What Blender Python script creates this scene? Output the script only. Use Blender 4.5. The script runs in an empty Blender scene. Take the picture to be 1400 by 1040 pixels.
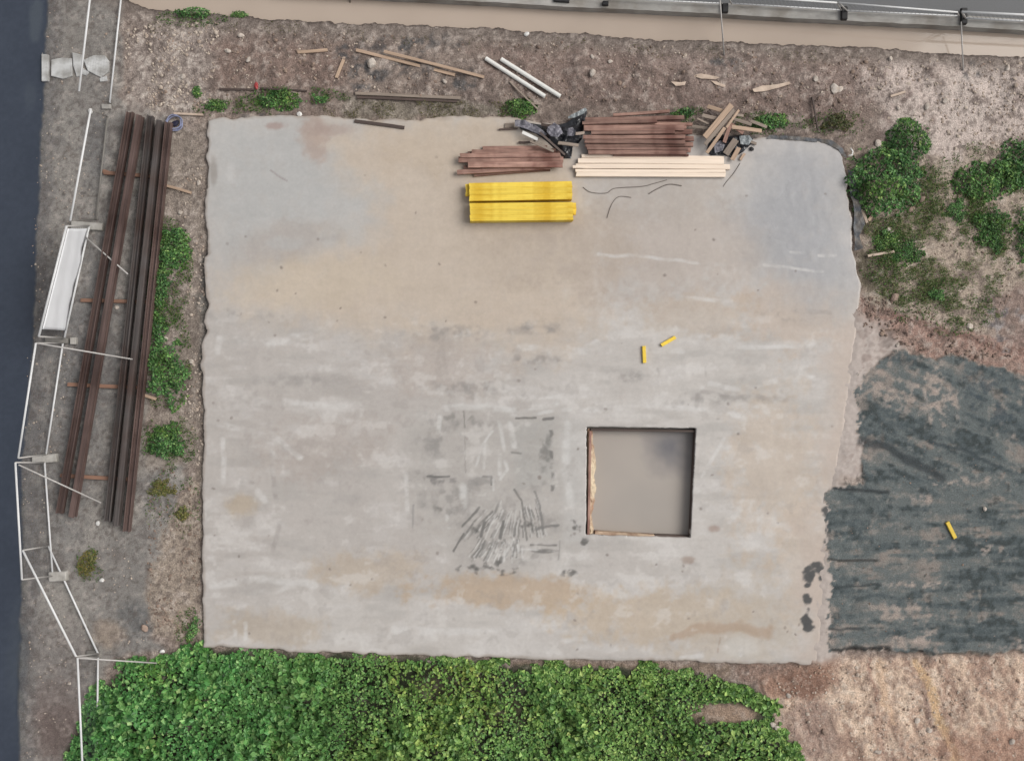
import bpy, bmesh, math, random
import numpy as np
from mathutils import Vector, Matrix
from mathutils.geometry import delaunay_2d_cdt

random.seed(7)
SC = bpy.context.scene
COL = SC.collection
rad = math.radians

# ------------------------------------------------------------------ camera
S = 47.5          # photograph pixels per metre at slab level
H = 31.0          # camera height (drone looking straight down)
cam_d = bpy.data.cameras.new('camera')
cam_d.sensor_fit = 'HORIZONTAL'
cam_d.angle = 2 * math.atan((700 / S) / H)
cam_d.clip_end = 2000
cam_d.clip_start = 0.5
cam = bpy.data.objects.new('camera', cam_d)
COL.objects.link(cam)
cam.location = (0, 0, H)
SC.camera = cam

# ------------------------------------------------------------------ sky and sun (overcast)
SUN_EL, SUN_AZ = 50, 75       # azimuth clockwise from +Y
w = bpy.data.worlds.new('World')
SC.world = w
w.use_nodes = True
nt = w.node_tree
nt.nodes.clear()
out = nt.nodes.new('ShaderNodeOutputWorld')
bg = nt.nodes.new('ShaderNodeBackground')
sky = nt.nodes.new('ShaderNodeTexSky')
sky.sky_type = 'NISHITA'
sky.sun_disc = False
sky.sun_elevation = rad(SUN_EL)
sky.sun_rotation = rad(SUN_AZ)
sky.air_density = 1.0
sky.dust_density = 4.0
hs = nt.nodes.new('ShaderNodeHueSaturation')
hs.inputs['Saturation'].default_value = 0.16     # cloud cover: almost colourless sky
nt.links.new(sky.outputs[0], hs.inputs['Color'])
nt.links.new(hs.outputs[0], bg.inputs['Color'])
bg.inputs['Strength'].default_value = 0.11
nt.links.new(bg.outputs[0], out.inputs['Surface'])
sl = bpy.data.lights.new('sun', 'SUN')
sl.energy = 1.75
sl.angle = rad(38)
sl.color = (1.0, 0.96, 0.9)
so = bpy.data.objects.new('sun', sl)
COL.objects.link(so)
so.rotation_euler = (rad(90 - SUN_EL), 0, rad(180 - SUN_AZ))
SC.view_settings.view_transform = 'Standard'
SC.view_settings.look = 'None'
SC.view_settings.exposure = 0.14
SC.view_settings.gamma = 1.0
SC.view_settings.use_curve_mapping = False

# ------------------------------------------------------------------ helpers
ALB = 0.80        # displayed value -> albedo


def P(x, y, z=0.0):
    k = (H - z) / H
    return Vector(((x - 700) / S * k, (520 - y) / S * k, z))


def lin(c):
    c = np.asarray(c, dtype=float) / 255.0
    return np.where(c <= 0.04045, c / 12.92, ((c + 0.055) / 1.055) ** 2.4)


def tag(o, label=None, cat=None, group=None, kind=None):
    if label: o['label'] = label
    if cat: o['category'] = cat
    if group: o['group'] = group
    if kind: o['kind'] = kind
    return o


def empty(name, loc, label, cat, group=None):
    o = bpy.data.objects.new(name, None)
    o.empty_display_size = 0.2
    COL.objects.link(o)
    o.location = loc
    return tag(o, label, cat, group)


def mk(name, verts, faces, mat, parent=None, origin=None, smooth=False):
    """verts in world space; origin in world space"""
    if origin is None:
        origin = Vector(np.mean(np.array([list(v) for v in verts]), axis=0))
        origin.z = min(v[2] for v in verts)
    vs = [(v[0] - origin[0], v[1] - origin[1], v[2] - origin[2]) for v in verts]
    me = bpy.data.meshes.new(name)
    me.from_pydata(vs, [], faces)
    me.materials.append(mat)
    if smooth:
        me.polygons.foreach_set('use_smooth', [True] * len(me.polygons))
    me.update()
    o = bpy.data.objects.new(name, me)
    COL.objects.link(o)
    if parent is not None:
        o.parent = parent
        o.location = Vector(origin) - parent.location
    else:
        o.location = origin
    return o


def np_mesh(name, V, F, mat, col=None, smooth=True):
    """fast mesh from numpy: V (n,3), F (m,3|4), col (n,4) linear"""
    V = np.ascontiguousarray(V, dtype=np.float32)
    F = np.ascontiguousarray(F, dtype=np.int32)
    m, k = F.shape
    me = bpy.data.meshes.new(name)
    me.vertices.add(len(V))
    me.vertices.foreach_set('co', V.ravel())
    me.loops.add(m * k)
    me.loops.foreach_set('vertex_index', F.ravel())
    me.polygons.add(m)
    me.polygons.foreach_set('loop_start', np.arange(0, m * k, k, dtype=np.int32))
    me.polygons.foreach_set('use_smooth', np.full(m, smooth, dtype=bool))
    me.update(calc_edges=True)
    if col is not None:
        a = me.color_attributes.new('Col', 'FLOAT_COLOR', 'POINT')
        a.data.foreach_set('color', np.ascontiguousarray(col, dtype=np.float32).ravel())
    me.materials.append(mat)
    return me


def link(name, me, loc=(0, 0, 0), parent=None):
    o = bpy.data.objects.new(name, me)
    COL.objects.link(o)
    o.location = loc
    if parent is not None:
        o.parent = parent
    return o


# ---- numpy noise
_rng = np.random.RandomState(11)
_TAB = _rng.rand(256, 256)


def vnoise(x, y, seed=0):
    x = x + seed * 17.31
    y = y + seed * 9.73
    xi = np.floor(x).astype(np.int64)
    yi = np.floor(y).astype(np.int64)
    fx = x - xi
    fy = y - yi
    fx = fx * fx * (3 - 2 * fx)
    fy = fy * fy * (3 - 2 * fy)
    x0 = xi & 255; x1 = (xi + 1) & 255
    y0 = yi & 255; y1 = (yi + 1) & 255
    a = _TAB[x0, y0]; b = _TAB[x1, y0]; c = _TAB[x0, y1]; d = _TAB[x1, y1]
    return (a + (b - a) * fx) * (1 - fy) + (c + (d - c) * fx) * fy


def fbm(x, y, scale, octv=4, seed=0, gain=0.5):
    """x, y in pixels, scale = pixels of the largest feature; result about -1..1"""
    r = 0; amp = 1.0; tot = 0
    f = 1.0 / scale
    for i in range(octv):
        r = r + amp * (vnoise(x * f, y * f, seed + i * 3) * 2 - 1)
        tot += amp
        amp *= gain
        f *= 2.03
    return r / tot * 1.6


def sstep(a, b, x):
    t = np.clip((x - a) / (b - a), 0, 1)
    return t * t * (3 - 2 * t)


def sdpoly(px, py, poly, margin=60):
    """signed distance in pixels, negative inside"""
    poly = np.array(poly, dtype=float)
    lo = poly.min(0) - margin; hi = poly.max(0) + margin
    res = np.full(px.shape, 1e3)
    sel = (px > lo[0]) & (px < hi[0]) & (py > lo[1]) & (py < hi[1])
    x = px[sel]; y = py[sel]
    d2 = np.full(x.shape, 1e12)
    ins = np.zeros(x.shape, bool)
    n = len(poly)
    for i in range(n):
        ax, ay = poly[i]; bx, by = poly[(i + 1) % n]
        ex, ey = bx - ax, by - ay
        L = ex * ex + ey * ey + 1e-9
        t = np.clip(((x - ax) * ex + (y - ay) * ey) / L, 0, 1)
        d2 = np.minimum(d2, (x - ax - t * ex) ** 2 + (y - ay - t * ey) ** 2)
        if ay != by:
            c = ((ay > y) != (by > y)) & (x < (bx - ax) * (y - ay) / (by - ay) + ax)
            ins ^= c
    res[sel] = np.sqrt(d2) * np.where(ins, -1, 1)
    return res


class Paint:
    """colours (0..255 sRGB) and roughness over the vertices of a sheet"""

    def __init__(s, px, py, base, rough):
        s.px, s.py = px, py
        s.c = np.empty((len(px), 3)); s.c[:] = base
        s.r = np.full(len(px), float(rough))
        s.jx = fbm(px, py, 22, 4, 51); s.jy = fbm(px, py, 22, 4, 67)
        s.fx = fbm(px, py, 7, 3, 83); s.fy = fbm(px, py, 7, 3, 97)

    def mix(s, col, m, rough=None):
        m = np.clip(m, 0, 1)
        s.c += (np.asarray(col, float) - s.c) * m[:, None]
        if rough is not None:
            s.r += (rough - s.r) * m

    def poly(s, poly, col, a=1.0, soft=6, jit=8, rough=None, ret=False, fine=2.0):
        d = sdpoly(s.px + s.jx * jit + s.fx * fine, s.py + s.jy * jit + s.fy * fine, poly)
        m = a * sstep(soft, -soft, d)
        s.mix(col, m, rough)
        return m

    def blob(s, cx, cy, rx, ry, col, a=1.0, ang=0, jit=0.35, rough=None, tex=0.0, seed=0, hard=0.5):
        ca, sa = math.cos(rad(ang)), math.sin(rad(ang))
        R = max(rx, ry) * 2.2
        sel = (abs(s.px - cx) < R) & (abs(s.py - cy) < R)
        dx = s.px[sel] - cx; dy = s.py[sel] - cy
        u = (dx * ca + dy * sa) / rx; v = (-dx * sa + dy * ca) / ry
        d = np.sqrt(u * u + v * v) + jit * (s.jx[sel] * .6 + s.fx[sel] * .5)
        m = np.zeros(len(s.px))
        mm = a * sstep(1.0 + (1 - hard) * .5, hard, d)
        if tex:
            mm = mm * sstep(-.5 * tex, .5 * tex + .2, fbm(s.px[sel], s.py[sel], 9, 3, 120 + seed))
        m[sel] = mm
        s.mix(col, m, rough)

    def stroke(s, pts, wd, col, a=1.0, jit=1.0, brk=0.0, seed=0, taper=True):
        pts = np.array(pts, float)
        lo = pts.min(0) - wd * 3 - 6; hi = pts.max(0) + wd * 3 + 6
        sel = (s.px > lo[0]) & (s.px < hi[0]) & (s.py > lo[1]) & (s.py < hi[1])
        x = s.px[sel] + s.jx[sel] * jit * 2; y = s.py[sel] + s.jy[sel] * jit * 2
        d = np.full(x.shape, 1e6)
        for i in range(len(pts) - 1):
            ax, ay = pts[i]; bx, by = pts[i + 1]
            ex, ey = bx - ax, by - ay
            t = np.clip(((x - ax) * ex + (y - ay) * ey) / (ex * ex + ey * ey + 1e-9), 0, 1)
            d = np.minimum(d, np.hypot(x - ax - t * ex, y - ay - t * ey))
        mm = a * sstep(wd * 1.0, wd * 0.3, d)
        if brk:
            mm = mm * sstep(-brk, brk, fbm(s.px[sel], s.py[sel] * 1.7, 17, 4, 140 + seed) + .12)
        m = np.zeros(len(s.px)); m[sel] = mm
        s.mix(col, m)

    def rgba(s):
        o = np.empty((len(s.px), 4))
        o[:, :3] = lin(np.clip(s.c, 5, 250)) * ALB
        o[:, 3] = np.clip(s.r, 0.05, 1)
        return o


# ------------------------------------------------------------------ materials
def new_mat(name):
    m = bpy.data.materials.new(name)
    m.use_nodes = True
    t = m.node_tree
    b = t.nodes['Principled BSDF']
    return m, t, b


def mat_sheet(name, scale=18, amount=0.3, bump=0.4, bdist=0.02, spec=0.4, fine=60):
    """painted vertex colour with procedural grain and relief"""
    m, t, b = new_mat(name)
    at = t.nodes.new('ShaderNodeVertexColor'); at.layer_name = 'Col'
    tc = t.nodes.new('ShaderNodeTexCoord')
    n1 = t.nodes.new('ShaderNodeTexNoise'); n1.inputs['Scale'].default_value = scale
    n1.inputs['Detail'].default_value = 6; n1.inputs['Roughness'].default_value = 0.65
    n2 = t.nodes.new('ShaderNodeTexVoronoi'); n2.inputs['Scale'].default_value = fine * 0.35
    t.links.new(tc.outputs['Object'], n1.inputs['Vector'])
    t.links.new(tc.outputs['Object'], n2.inputs['Vector'])
    mr = t.nodes.new('ShaderNodeMapRange')
    mr.inputs['From Min'].default_value = 0.25; mr.inputs['From Max'].default_value = 0.75
    mr.inputs['To Min'].default_value = 1 - amount; mr.inputs['To Max'].default_value = 1 + amount
    t.links.new(n1.outputs[0], mr.inputs['Value'])
    m2 = t.nodes.new('ShaderNodeMapRange')
    m2.inputs['From Max'].default_value = 0.9
    m2.inputs['To Min'].default_value = 1 + amount * 0.45; m2.inputs['To Max'].default_value = 1 - amount * 0.45
    t.links.new(n2.outputs['Distance'], m2.inputs['Value'])
    mu = t.nodes.new('ShaderNodeMath'); mu.operation = 'MULTIPLY'
    t.links.new(mr.outputs[0], mu.inputs[0]); t.links.new(m2.outputs[0], mu.inputs[1])
    vm = t.nodes.new('ShaderNodeVectorMath'); vm.operation = 'SCALE'
    t.links.new(at.outputs['Color'], vm.inputs[0]); t.links.new(mu.outputs[0], vm.inputs['Scale'])
    t.links.new(vm.outputs[0], b.inputs['Base Color'])
    t.links.new(at.outputs['Alpha'], b.inputs['Roughness'])
    b.inputs['Specular IOR Level'].default_value = spec
    bp = t.nodes.new('ShaderNodeBump'); bp.inputs['Strength'].default_value = bump
    bp.inputs['Distance'].default_value = bdist
    t.links.new(mu.outputs[0], bp.inputs['Height'])
    t.links.new(bp.outputs[0], b.inputs['Normal'])
    return m


def mat_plain(name, c, rough=0.6, var=0.15, scale=(6, 6, 6), metal=0.0, spec=0.4, objvar=0.15, bump=0.1, dark=None, dscale=3):
    """procedural: object-space noise over a base colour, slight change from object to object"""
    m, t, b = new_mat(name)
    cl = lin(c) * (ALB if max(c) < 254 else 1)
    tc = t.nodes.new('ShaderNodeTexCoord')
    mp = t.nodes.new('ShaderNodeMapping'); mp.inputs['Scale'].default_value = scale
    n = t.nodes.new('ShaderNodeTexNoise'); n.inputs['Scale'].default_value = 1.0
    n.inputs['Detail'].default_value = 5; n.inputs['Roughness'].default_value = 0.6
    oi = t.nodes.new('ShaderNodeObjectInfo')
    ad = t.nodes.new('ShaderNodeVectorMath'); ad.operation = 'ADD'
    sc = t.nodes.new('ShaderNodeVectorMath'); sc.operation = 'SCALE'; sc.inputs['Scale'].default_value = 1
    mx = t.nodes.new('ShaderNodeMath'); mx.operation = 'MULTIPLY'; mx.inputs[1].default_value = 37.0
    t.links.new(oi.outputs['Random'], mx.inputs[0])
    t.links.new(tc.outputs['Object'], mp.inputs['Vector'])
    t.links.new(mp.outputs[0], ad.inputs[0]); t.links.new(mx.outputs[0], ad.inputs[1])
    t.links.new(ad.outputs[0], n.inputs['Vector'])
    mr = t.nodes.new('ShaderNodeMapRange')
    mr.inputs['From Min'].default_value = 0.28; mr.inputs['From Max'].default_value = 0.72
    mr.inputs['To Min'].default_value = 1 - var; mr.inputs['To Max'].default_value = 1 + var
    t.links.new(n.outputs[0], mr.inputs['Value'])
    ov = t.nodes.new('ShaderNodeMapRange')
    ov.inputs['To Min'].default_value = 1 - objvar; ov.inputs['To Max'].default_value = 1 + objvar
    t.links.new(oi.outputs['Random'], ov.inputs['Value'])
    mu = t.nodes.new('ShaderNodeMath'); mu.operation = 'MULTIPLY'
    t.links.new(mr.outputs[0], mu.inputs[0]); t.links.new(ov.outputs[0], mu.inputs[1])
    rgb = t.nodes.new('ShaderNodeRGB'); rgb.outputs[0].default_value = (*cl, 1)
    src = rgb.outputs[0]
    if dark is not None:                      # blotches of a second colour (dirt, rust, weathering)
        n3 = t.nodes.new('ShaderNodeTexNoise'); n3.inputs['Scale'].default_value = dscale
        n3.inputs['Detail'].default_value = 4
        t.links.new(ad.outputs[0], n3.inputs['Vector']) if False else t.links.new(tc.outputs['Object'], n3.inputs['Vector'])
        r3 = t.nodes.new('ShaderNodeMapRange')
        r3.inputs['From Min'].default_value = 0.42; r3.inputs['From Max'].default_value = 0.66
        t.links.new(n3.outputs[0], r3.inputs['Value'])
        mxx = t.nodes.new('ShaderNodeMix'); mxx.data_type = 'RGBA'
        mxx.inputs['B'].default_value = (0, 0, 0, 1)
        t.links.new(r3.outputs[0], mxx.inputs[0])
        t.links.new(rgb.outputs[0], mxx.inputs[6])
        mxx.inputs[7].default_value = (*(lin(dark) * ALB), 1)
        src = mxx.outputs[2]
    vm = t.nodes.new('ShaderNodeVectorMath'); vm.operation = 'SCALE'
    t.links.new(src, vm.inputs[0]); t.links.new(mu.outputs[0], vm.inputs['Scale'])
    t.links.new(vm.outputs[0], b.inputs['Base Color'])
    b.inputs['Roughness'].default_value = rough
    b.inputs['Metallic'].default_value = metal
    b.inputs['Specular IOR Level'].default_value = spec
    if bump:
        bp = t.nodes.new('ShaderNodeBump'); bp.inputs['Strength'].default_value = bump
        bp.inputs['Distance'].default_value = 0.02
        t.links.new(n.outputs[0], bp.inputs['Height'])
        t.links.new(bp.outputs[0], b.inputs['Normal'])
    return m


def mat_leaf(name):
    m, t, b = new_mat(name)
    at = t.nodes.new('ShaderNodeVertexColor'); at.layer_name = 'Col'
    tc = t.nodes.new('ShaderNodeTexCoord')
    n = t.nodes.new('ShaderNodeTexNoise'); n.inputs['Scale'].default_value = 30
    t.links.new(tc.outputs['Object'], n.inputs['Vector'])
    mr = t.nodes.new('ShaderNodeMapRange')
    mr.inputs['To Min'].default_value = 0.75; mr.inputs['To Max'].default_value = 1.25
    t.links.new(n.outputs[0], mr.inputs['Value'])
    vm = t.nodes.new('ShaderNodeVectorMath'); vm.operation = 'SCALE'
    t.links.new(at.outputs['Color'], vm.inputs[0]); t.links.new(mr.outputs[0], vm.inputs['Scale'])
    t.links.new(vm.outputs[0], b.inputs['Base Color'])
    b.inputs['Roughness'].default_value = 0.45
    b.inputs['Specular IOR Level'].default_value = 0.35
    tr = t.nodes.new('ShaderNodeBsdfTranslucent')
    t.links.new(vm.outputs[0], tr.inputs['Color'])
    ms = t.nodes.new('ShaderNodeMixShader'); ms.inputs[0].default_value = 0.18
    o = t.nodes['Material Output']
    t.links.new(b.outputs[0], ms.inputs[1]); t.links.new(tr.outputs[0], ms.inputs[2])
    t.links.new(ms.outputs[0], o.inputs['Surface'])
    return m


M_soil = mat_sheet('soil', 22, 0.42, 0.7, 0.03, 0.25, 60)
M_gravel = mat_sheet('gravel', 42, 0.36, 0.6, 0.02, 0.25, 90)
M_road = mat_sheet('wet_asphalt', 40, 0.16, 0.15, 0.01, 0.5, 160)
M_track = mat_sheet('dark_gravel', 28, 0.36, 0.5, 0.02, 0.25, 90)
M_mud = mat_sheet('drying_mud', 9, 0.09, 0.25, 0.015, 0.3, 40)
M_slab = mat_sheet('concrete', 7, 0.05, 0.08, 0.01, 0.35, 40)
M_leaf = mat_leaf('leaf')
M_white = mat_plain('white_tube', (226, 226, 226), 0.45, 0.06, (3, 3, 3), spec=0.4, objvar=0.04)
M_wire = mat_plain('fence_wire', (92, 93, 96), 0.5, 0.1)
M_pole = mat_plain('galvanised_pole', (190, 186, 182), 0.45, 0.12, (2, 20, 20), objvar=0.08)
M_dull = mat_plain('muddy_tube', (138, 134, 128), 0.7, 0.15)
M_banner = mat_plain('white_sheet', (248, 249, 252), 0.55, 0.03, (2, 2, 2), objvar=0)
M_conc = mat_plain('block_concrete', (182, 178, 172), 0.85, 0.14, (9, 9, 9), dark=(150, 146, 138))
M_pave = mat_plain('broken_paving', (206, 206, 205), 0.8, 0.10, (7, 7, 7), objvar=0.06, dark=(160, 158, 154))
M_rubber = mat_plain('black_rubber', (34, 33, 35), 0.6, 0.2)
M_steel_g = mat_plain('dark_steel', (84, 78, 76), 0.5, 0.6, (0.4, 22, 22), spec=0.4, dark=(72, 58, 53), dscale=0.9, objvar=0.16)
M_steel_r = mat_plain('rusty_steel', (100, 82, 77), 0.55, 0.6, (0.4, 22, 22), spec=0.4, dark=(76, 58, 53), dscale=0.9, objvar=0.12)
M_rbrown = mat_plain('red_brown_wood', (162, 128, 115), 0.75, 0.4, (1.2, 22, 22), objvar=0.3, dark=(112, 76, 66), dscale=1.5)
M_pale = mat_plain('pale_new_wood', (251, 232, 212), 0.6, 0.10, (0.8, 22, 22), objvar=0.05)
M_wgrey = mat_plain('weathered_wood', (152, 138, 126), 0.8, 0.26, (1.2, 24, 24), objvar=0.18)
M_wtan = mat_plain('tan_wood', (186, 160, 138), 0.75, 0.22, (1.2, 22, 22), objvar=0.14)
M_wdark = mat_plain('wet_and_shaded_wood', (88, 74, 68), 0.6, 0.3, (1.2, 22, 22), objvar=0.2)
M_orange = mat_plain('orange_brown_wood', (142, 108, 90), 0.7, 0.3, (1.2, 22, 22))
M_yel = mat_plain('yellow_board', (250, 218, 84), 0.6, 0.16, (0.7, 30, 30), objvar=0.07, dark=(226, 184, 44), dscale=2.2)
M_yelend = mat_plain('yellow_paint', (240, 205, 70), 0.5, 0.1)
M_black = mat_plain('black_plastic', (42, 43, 48), 0.28, 0.3, (5, 5, 5), spec=0.6, bump=0.5, objvar=0.1)
M_greyp = mat_plain('grey_plastic', (118, 116, 124), 0.4, 0.25, (5, 5, 5), bump=0.4)
M_silver = mat_plain('pale_grey_sheet', (150, 156, 158), 0.4, 0.25, (6, 6, 6), bump=0.4)
M_pipe = mat_plain('white_pipe', (236, 235, 230), 0.35, 0.04, (1, 6, 6), objvar=0.02)
M_hose = mat_plain('blue_hose', (140, 146, 176), 0.45, 0.2)
M_navy = mat_plain('navy_cloth', (34, 34, 58), 0.7, 0.3)
M_red = mat_plain('red_plastic', (178, 74, 74), 0.5, 0.3)
M_rock = mat_plain('pale_rock', (204, 194, 184), 0.85, 0.16, (14, 14, 14), objvar=0.16, dark=(176, 160, 146), dscale=8)
M_rockb = mat_plain('brown_rock', (150, 130, 117), 0.85, 0.3, (14, 14, 14), objvar=0.15)
M_trash = mat_plain('white_scrap', (232, 230, 226), 0.5, 0.05)
M_cable = mat_plain('grey_cable', (112, 104, 98), 0.6, 0.1)
M_ply = mat_plain('pale_board', (206, 186, 168), 0.75, 0.12, (6, 6, 6), dark=(180, 158, 142))
M_stem = mat_plain('stem', (96, 90, 56), 0.8, 0.2)
M_mudwall = mat_plain('pit_wall', (112, 96, 84), 0.8, 0.3, (5, 5, 5), dark=(74, 62, 56))
M_ledge = mat_plain('pale_clay', (216, 198, 170), 0.9, 0.25, (14, 8, 8), dark=(168, 134, 112), dscale=2.2, objvar=0, bump=.4)
M_lath = mat_plain('formwork_wood', (196, 172, 148), 0.75, 0.25, (1.2, 20, 20), dark=(140, 110, 92), dscale=3, objvar=0.15)


def mat_water(name, c, c2, scale, rough=0.06):
    m, t, b = new_mat(name)
    tc = t.nodes.new('ShaderNodeTexCoord')
    n = t.nodes.new('ShaderNodeTexNoise'); n.inputs['Scale'].default_value = scale
    n.inputs['Detail'].default_value = 3
    t.links.new(tc.outputs['Object'], n.inputs['Vector'])
    mx = t.nodes.new('ShaderNodeMix'); mx.data_type = 'RGBA'
    mx.inputs[6].default_value = (*(lin(c) * ALB), 1)
    mx.inputs[7].default_value = (*(lin(c2) * ALB), 1)
    mr = t.nodes.new('ShaderNodeMapRange')
    mr.inputs['From Min'].default_value = 0.3; mr.inputs['From Max'].default_value = 0.7
    t.links.new(n.outputs[0], mr.inputs['Value'])
    t.links.new(mr.outputs[0], mx.inputs[0])
    t.links.new(mx.outputs[2], b.inputs['Base Color'])
    b.inputs['Roughness'].default_value = rough
    b.inputs['IOR'].default_value = 1.33
    return m


M_ditch = mat_water('muddy_water', (194, 178, 164), (188, 172, 158), 0.5)
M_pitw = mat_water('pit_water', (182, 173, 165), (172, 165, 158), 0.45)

# ------------------------------------------------------------------ outlines (photograph pixels = slab level metres * S)
L_EDGE = [(284, 165), (283, 205), (282, 250), (280, 300), (283, 330), (284, 347), (279, 352), (279, 375), (283, 400),
          (284, 415), (280, 425), (278, 440), (282, 452), (276, 470), (276, 520), (278, 560), (279, 600), (276, 660),
          (276, 720), (277, 800), (278, 885)]
R_EDGE = [(1152, 212), (1158, 240), (1160, 270), (1165, 300), (1166, 340), (1176, 385), (1174, 430), (1168, 480),
          (1160, 540), (1152, 600), (1144, 650), (1134, 680), (1130, 760), (1126, 820), (1118, 908)]
T_EDGE = [(284, 165), (300, 162), (360, 160), (420, 157), (470, 161), (510, 164), (560, 163), (620, 160), (690, 160), (725, 166),
          (760, 172), (820, 178), (900, 182), (1000, 186), (1060, 188), (1110, 191), (1135, 196), (1147, 203), (1152, 212)]
B_EDGE = [(278, 885), (330, 884), (400, 890), (480, 893), (600, 896), (720, 900), (800, 903), (870, 902), (950, 904),
          (1020, 907), (1070, 906), (1118, 908)]
SLAB = T_EDGE + R_EDGE[1:] + B_EDGE[::-1][1:] + L_EDGE[::-1][1:-1]
PIT = [(802, 583), (952, 585), (944, 735), (801, 731)]
ROADX = ([-400, 0, 170, 300, 460, 560, 627, 770, 860, 1040, 1500], [75, 62, 55, 48, 43, 35, 27, 27, 24, 23, 20])
DB = ([100, 168, 200, 240, 300, 360, 480, 600, 700, 800, 900, 1000, 1100, 1200, 1300, 1400, 2000],
      [-30, -4, 8, 12, 17, 21, 28, 32, 37, 42, 51, 53, 58, 62, 70, 74, 100])       # ditch, near bank
DT = ([0, 560, 700, 760, 940, 1060, 1180, 1320, 1400, 2000], [-28, -1, 6, 10, 18, 25, 31, 38, 43, 72])   # far bank
VEG = [(272, 878), (300, 888), (400, 894), (560, 900), (700, 908), (800, 915), (880, 914), (980, 926), (1040, 946), (1062, 962),
       (1045, 985), (1072, 1012), (1092, 1042), (1110, 1140), (60, 1140), (84, 1040), (110, 985), (136, 945), (165, 912), (215, 903)]
TRACK = [(1178, 508), (1226, 480), (1280, 489), (1322, 490), (1400, 514), (1480, 540), (1480, 888), (1400, 890), (1320, 896),
         (1230, 890), (1134, 887), (1132, 850), (1138, 800), (1134, 760), (1130, 705), (1136, 669), (1176, 662), (1176, 628),
         (1188, 606), (1168, 588), (1170, 545)]

# ------------------------------------------------------------------ ground sheet
fine = 0.04
gx = np.arange(-16.0, 16.0 + 1e-6, fine)
gy = np.arange(-12.4, 12.4 + 1e-6, fine)
ext = np.cumsum(0.12 * 1.55 ** np.arange(16))
gx = np.concatenate([gx[0] - ext[::-1], gx, gx[-1] + ext])
gy = np.concatenate([gy[0] - ext[::-1], gy, gy[-1] + ext])
NX, NY = len(gx), len(gy)
XX, YY = np.meshgrid(gx, gy)
X = XX.ravel(); Y = YY.ravel()
px = 700 + X * S
py = 520 - Y * S
G = -0.12

g = Paint(px, py, (152, 133, 119), 0.9)
nA = fbm(px, py, 90, 5, 1)
nB = fbm(px, py, 30, 4, 5)
nC = fbm(px, py, 9, 3, 9)
nF = fbm(px, py, 4.2, 2, 13)
g.mix((172, 154, 140), sstep(0.0, 0.9, nA) * .8)
g.mix((126, 108, 98), sstep(0.0, 0.9, -nA + nB * .4) * .7)

# left verge, gravel
VERGE = [(0, -300), (172, -300), (166, 20), (164, 140), (238, 152), (226, 250), (206, 400), (198, 520), (202, 600), (255, 640),
         (232, 720), (206, 790), (200, 860), (222, 890), (150, 905), (110, 960), (92, 1050), (90, 1400), (0, 1400)]
mv = g.poly(VERGE, (152, 146, 137), 1.0, 6, 7)
dv = sdpoly(px + g.jx * 6, py + g.jy * 6, VERGE)
vergem = dv < 0
g.mix((128, 124, 119), mv * sstep(-.1, .8, nB + nA * .5) * .7)
g.mix((158, 150, 140), mv * sstep(.1, .9, -nB) * .6)
g.mix((170, 163, 154), mv * sstep(.45, 1.0, nC + nF * .5) * .5)
g.mix((98, 95, 92), mv * sstep(.45, 1.0, -nC + nF * .5) * .5)
g.blob(100, 560, 50, 220, (122, 120, 117), .6, 8)
g.blob(120, 450, 40, 160, (116, 114, 112), .5, 8)
g.blob(168, 790, 60, 80, (134, 129, 122), .8, 0)
g.blob(185, 850, 35, 30, (106, 106, 104), .75, 0)
g.blob(150, 868, 26, 22, (164, 143, 122), .7, 0)
g.blob(75, 985, 40, 60, (116, 97, 90), .8, 0)
g.blob(80, 910, 45, 70, (142, 133, 126), .6, 0)
g.blob(128, 200, 22, 50, (118, 118, 117), .5, 5)
g.blob(175, 600, 28, 60, (142, 131, 120), .8, 5)
g.blob(100, 60, 50, 70, (136, 130, 122), .5, 0)
g.blob(130, 130, 30, 30, (140, 134, 127), .6, 0)
# strip between steel and slab
g.poly([(206, 180), (282, 170), (280, 640), (200, 640), (210, 420)], (150, 136, 121), .75, 8, 8)
g.poly([(268, 640), (279, 700), (279, 885), (214, 872), (200, 835), (206, 780), (242, 690)], (172, 154, 134), .9, 6, 8)
g.blob(240, 855, 40, 25, (176, 150, 128), .8, 0, tex=.3)
g.blob(225, 590, 40, 40, (158, 142, 126), .7)
g.poly([(274, 345), (285, 345), (285, 525), (274, 525)], (98, 97, 92), .8, 3, 4)
g.poly([(268, 395), (280, 395), (280, 500), (270, 500)], (118, 112, 102), .6, 3, 4)
# rubble corner top-left
g.poly([(178, 30), (300, 24), (296, 140), (240, 162), (168, 152)], (170, 154, 142), .9, 14, 16)
g.mix((204, 190, 176), sstep(.25, .8, nC + nF * .6) * sstep(110, 40, np.hypot(px - 232, (py - 92))) * .8)
g.mix((112, 98, 90), sstep(.3, .9, -nC + nF * .4) * sstep(130, 40, np.hypot(px - 232, (py - 92))) * .6)
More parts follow.
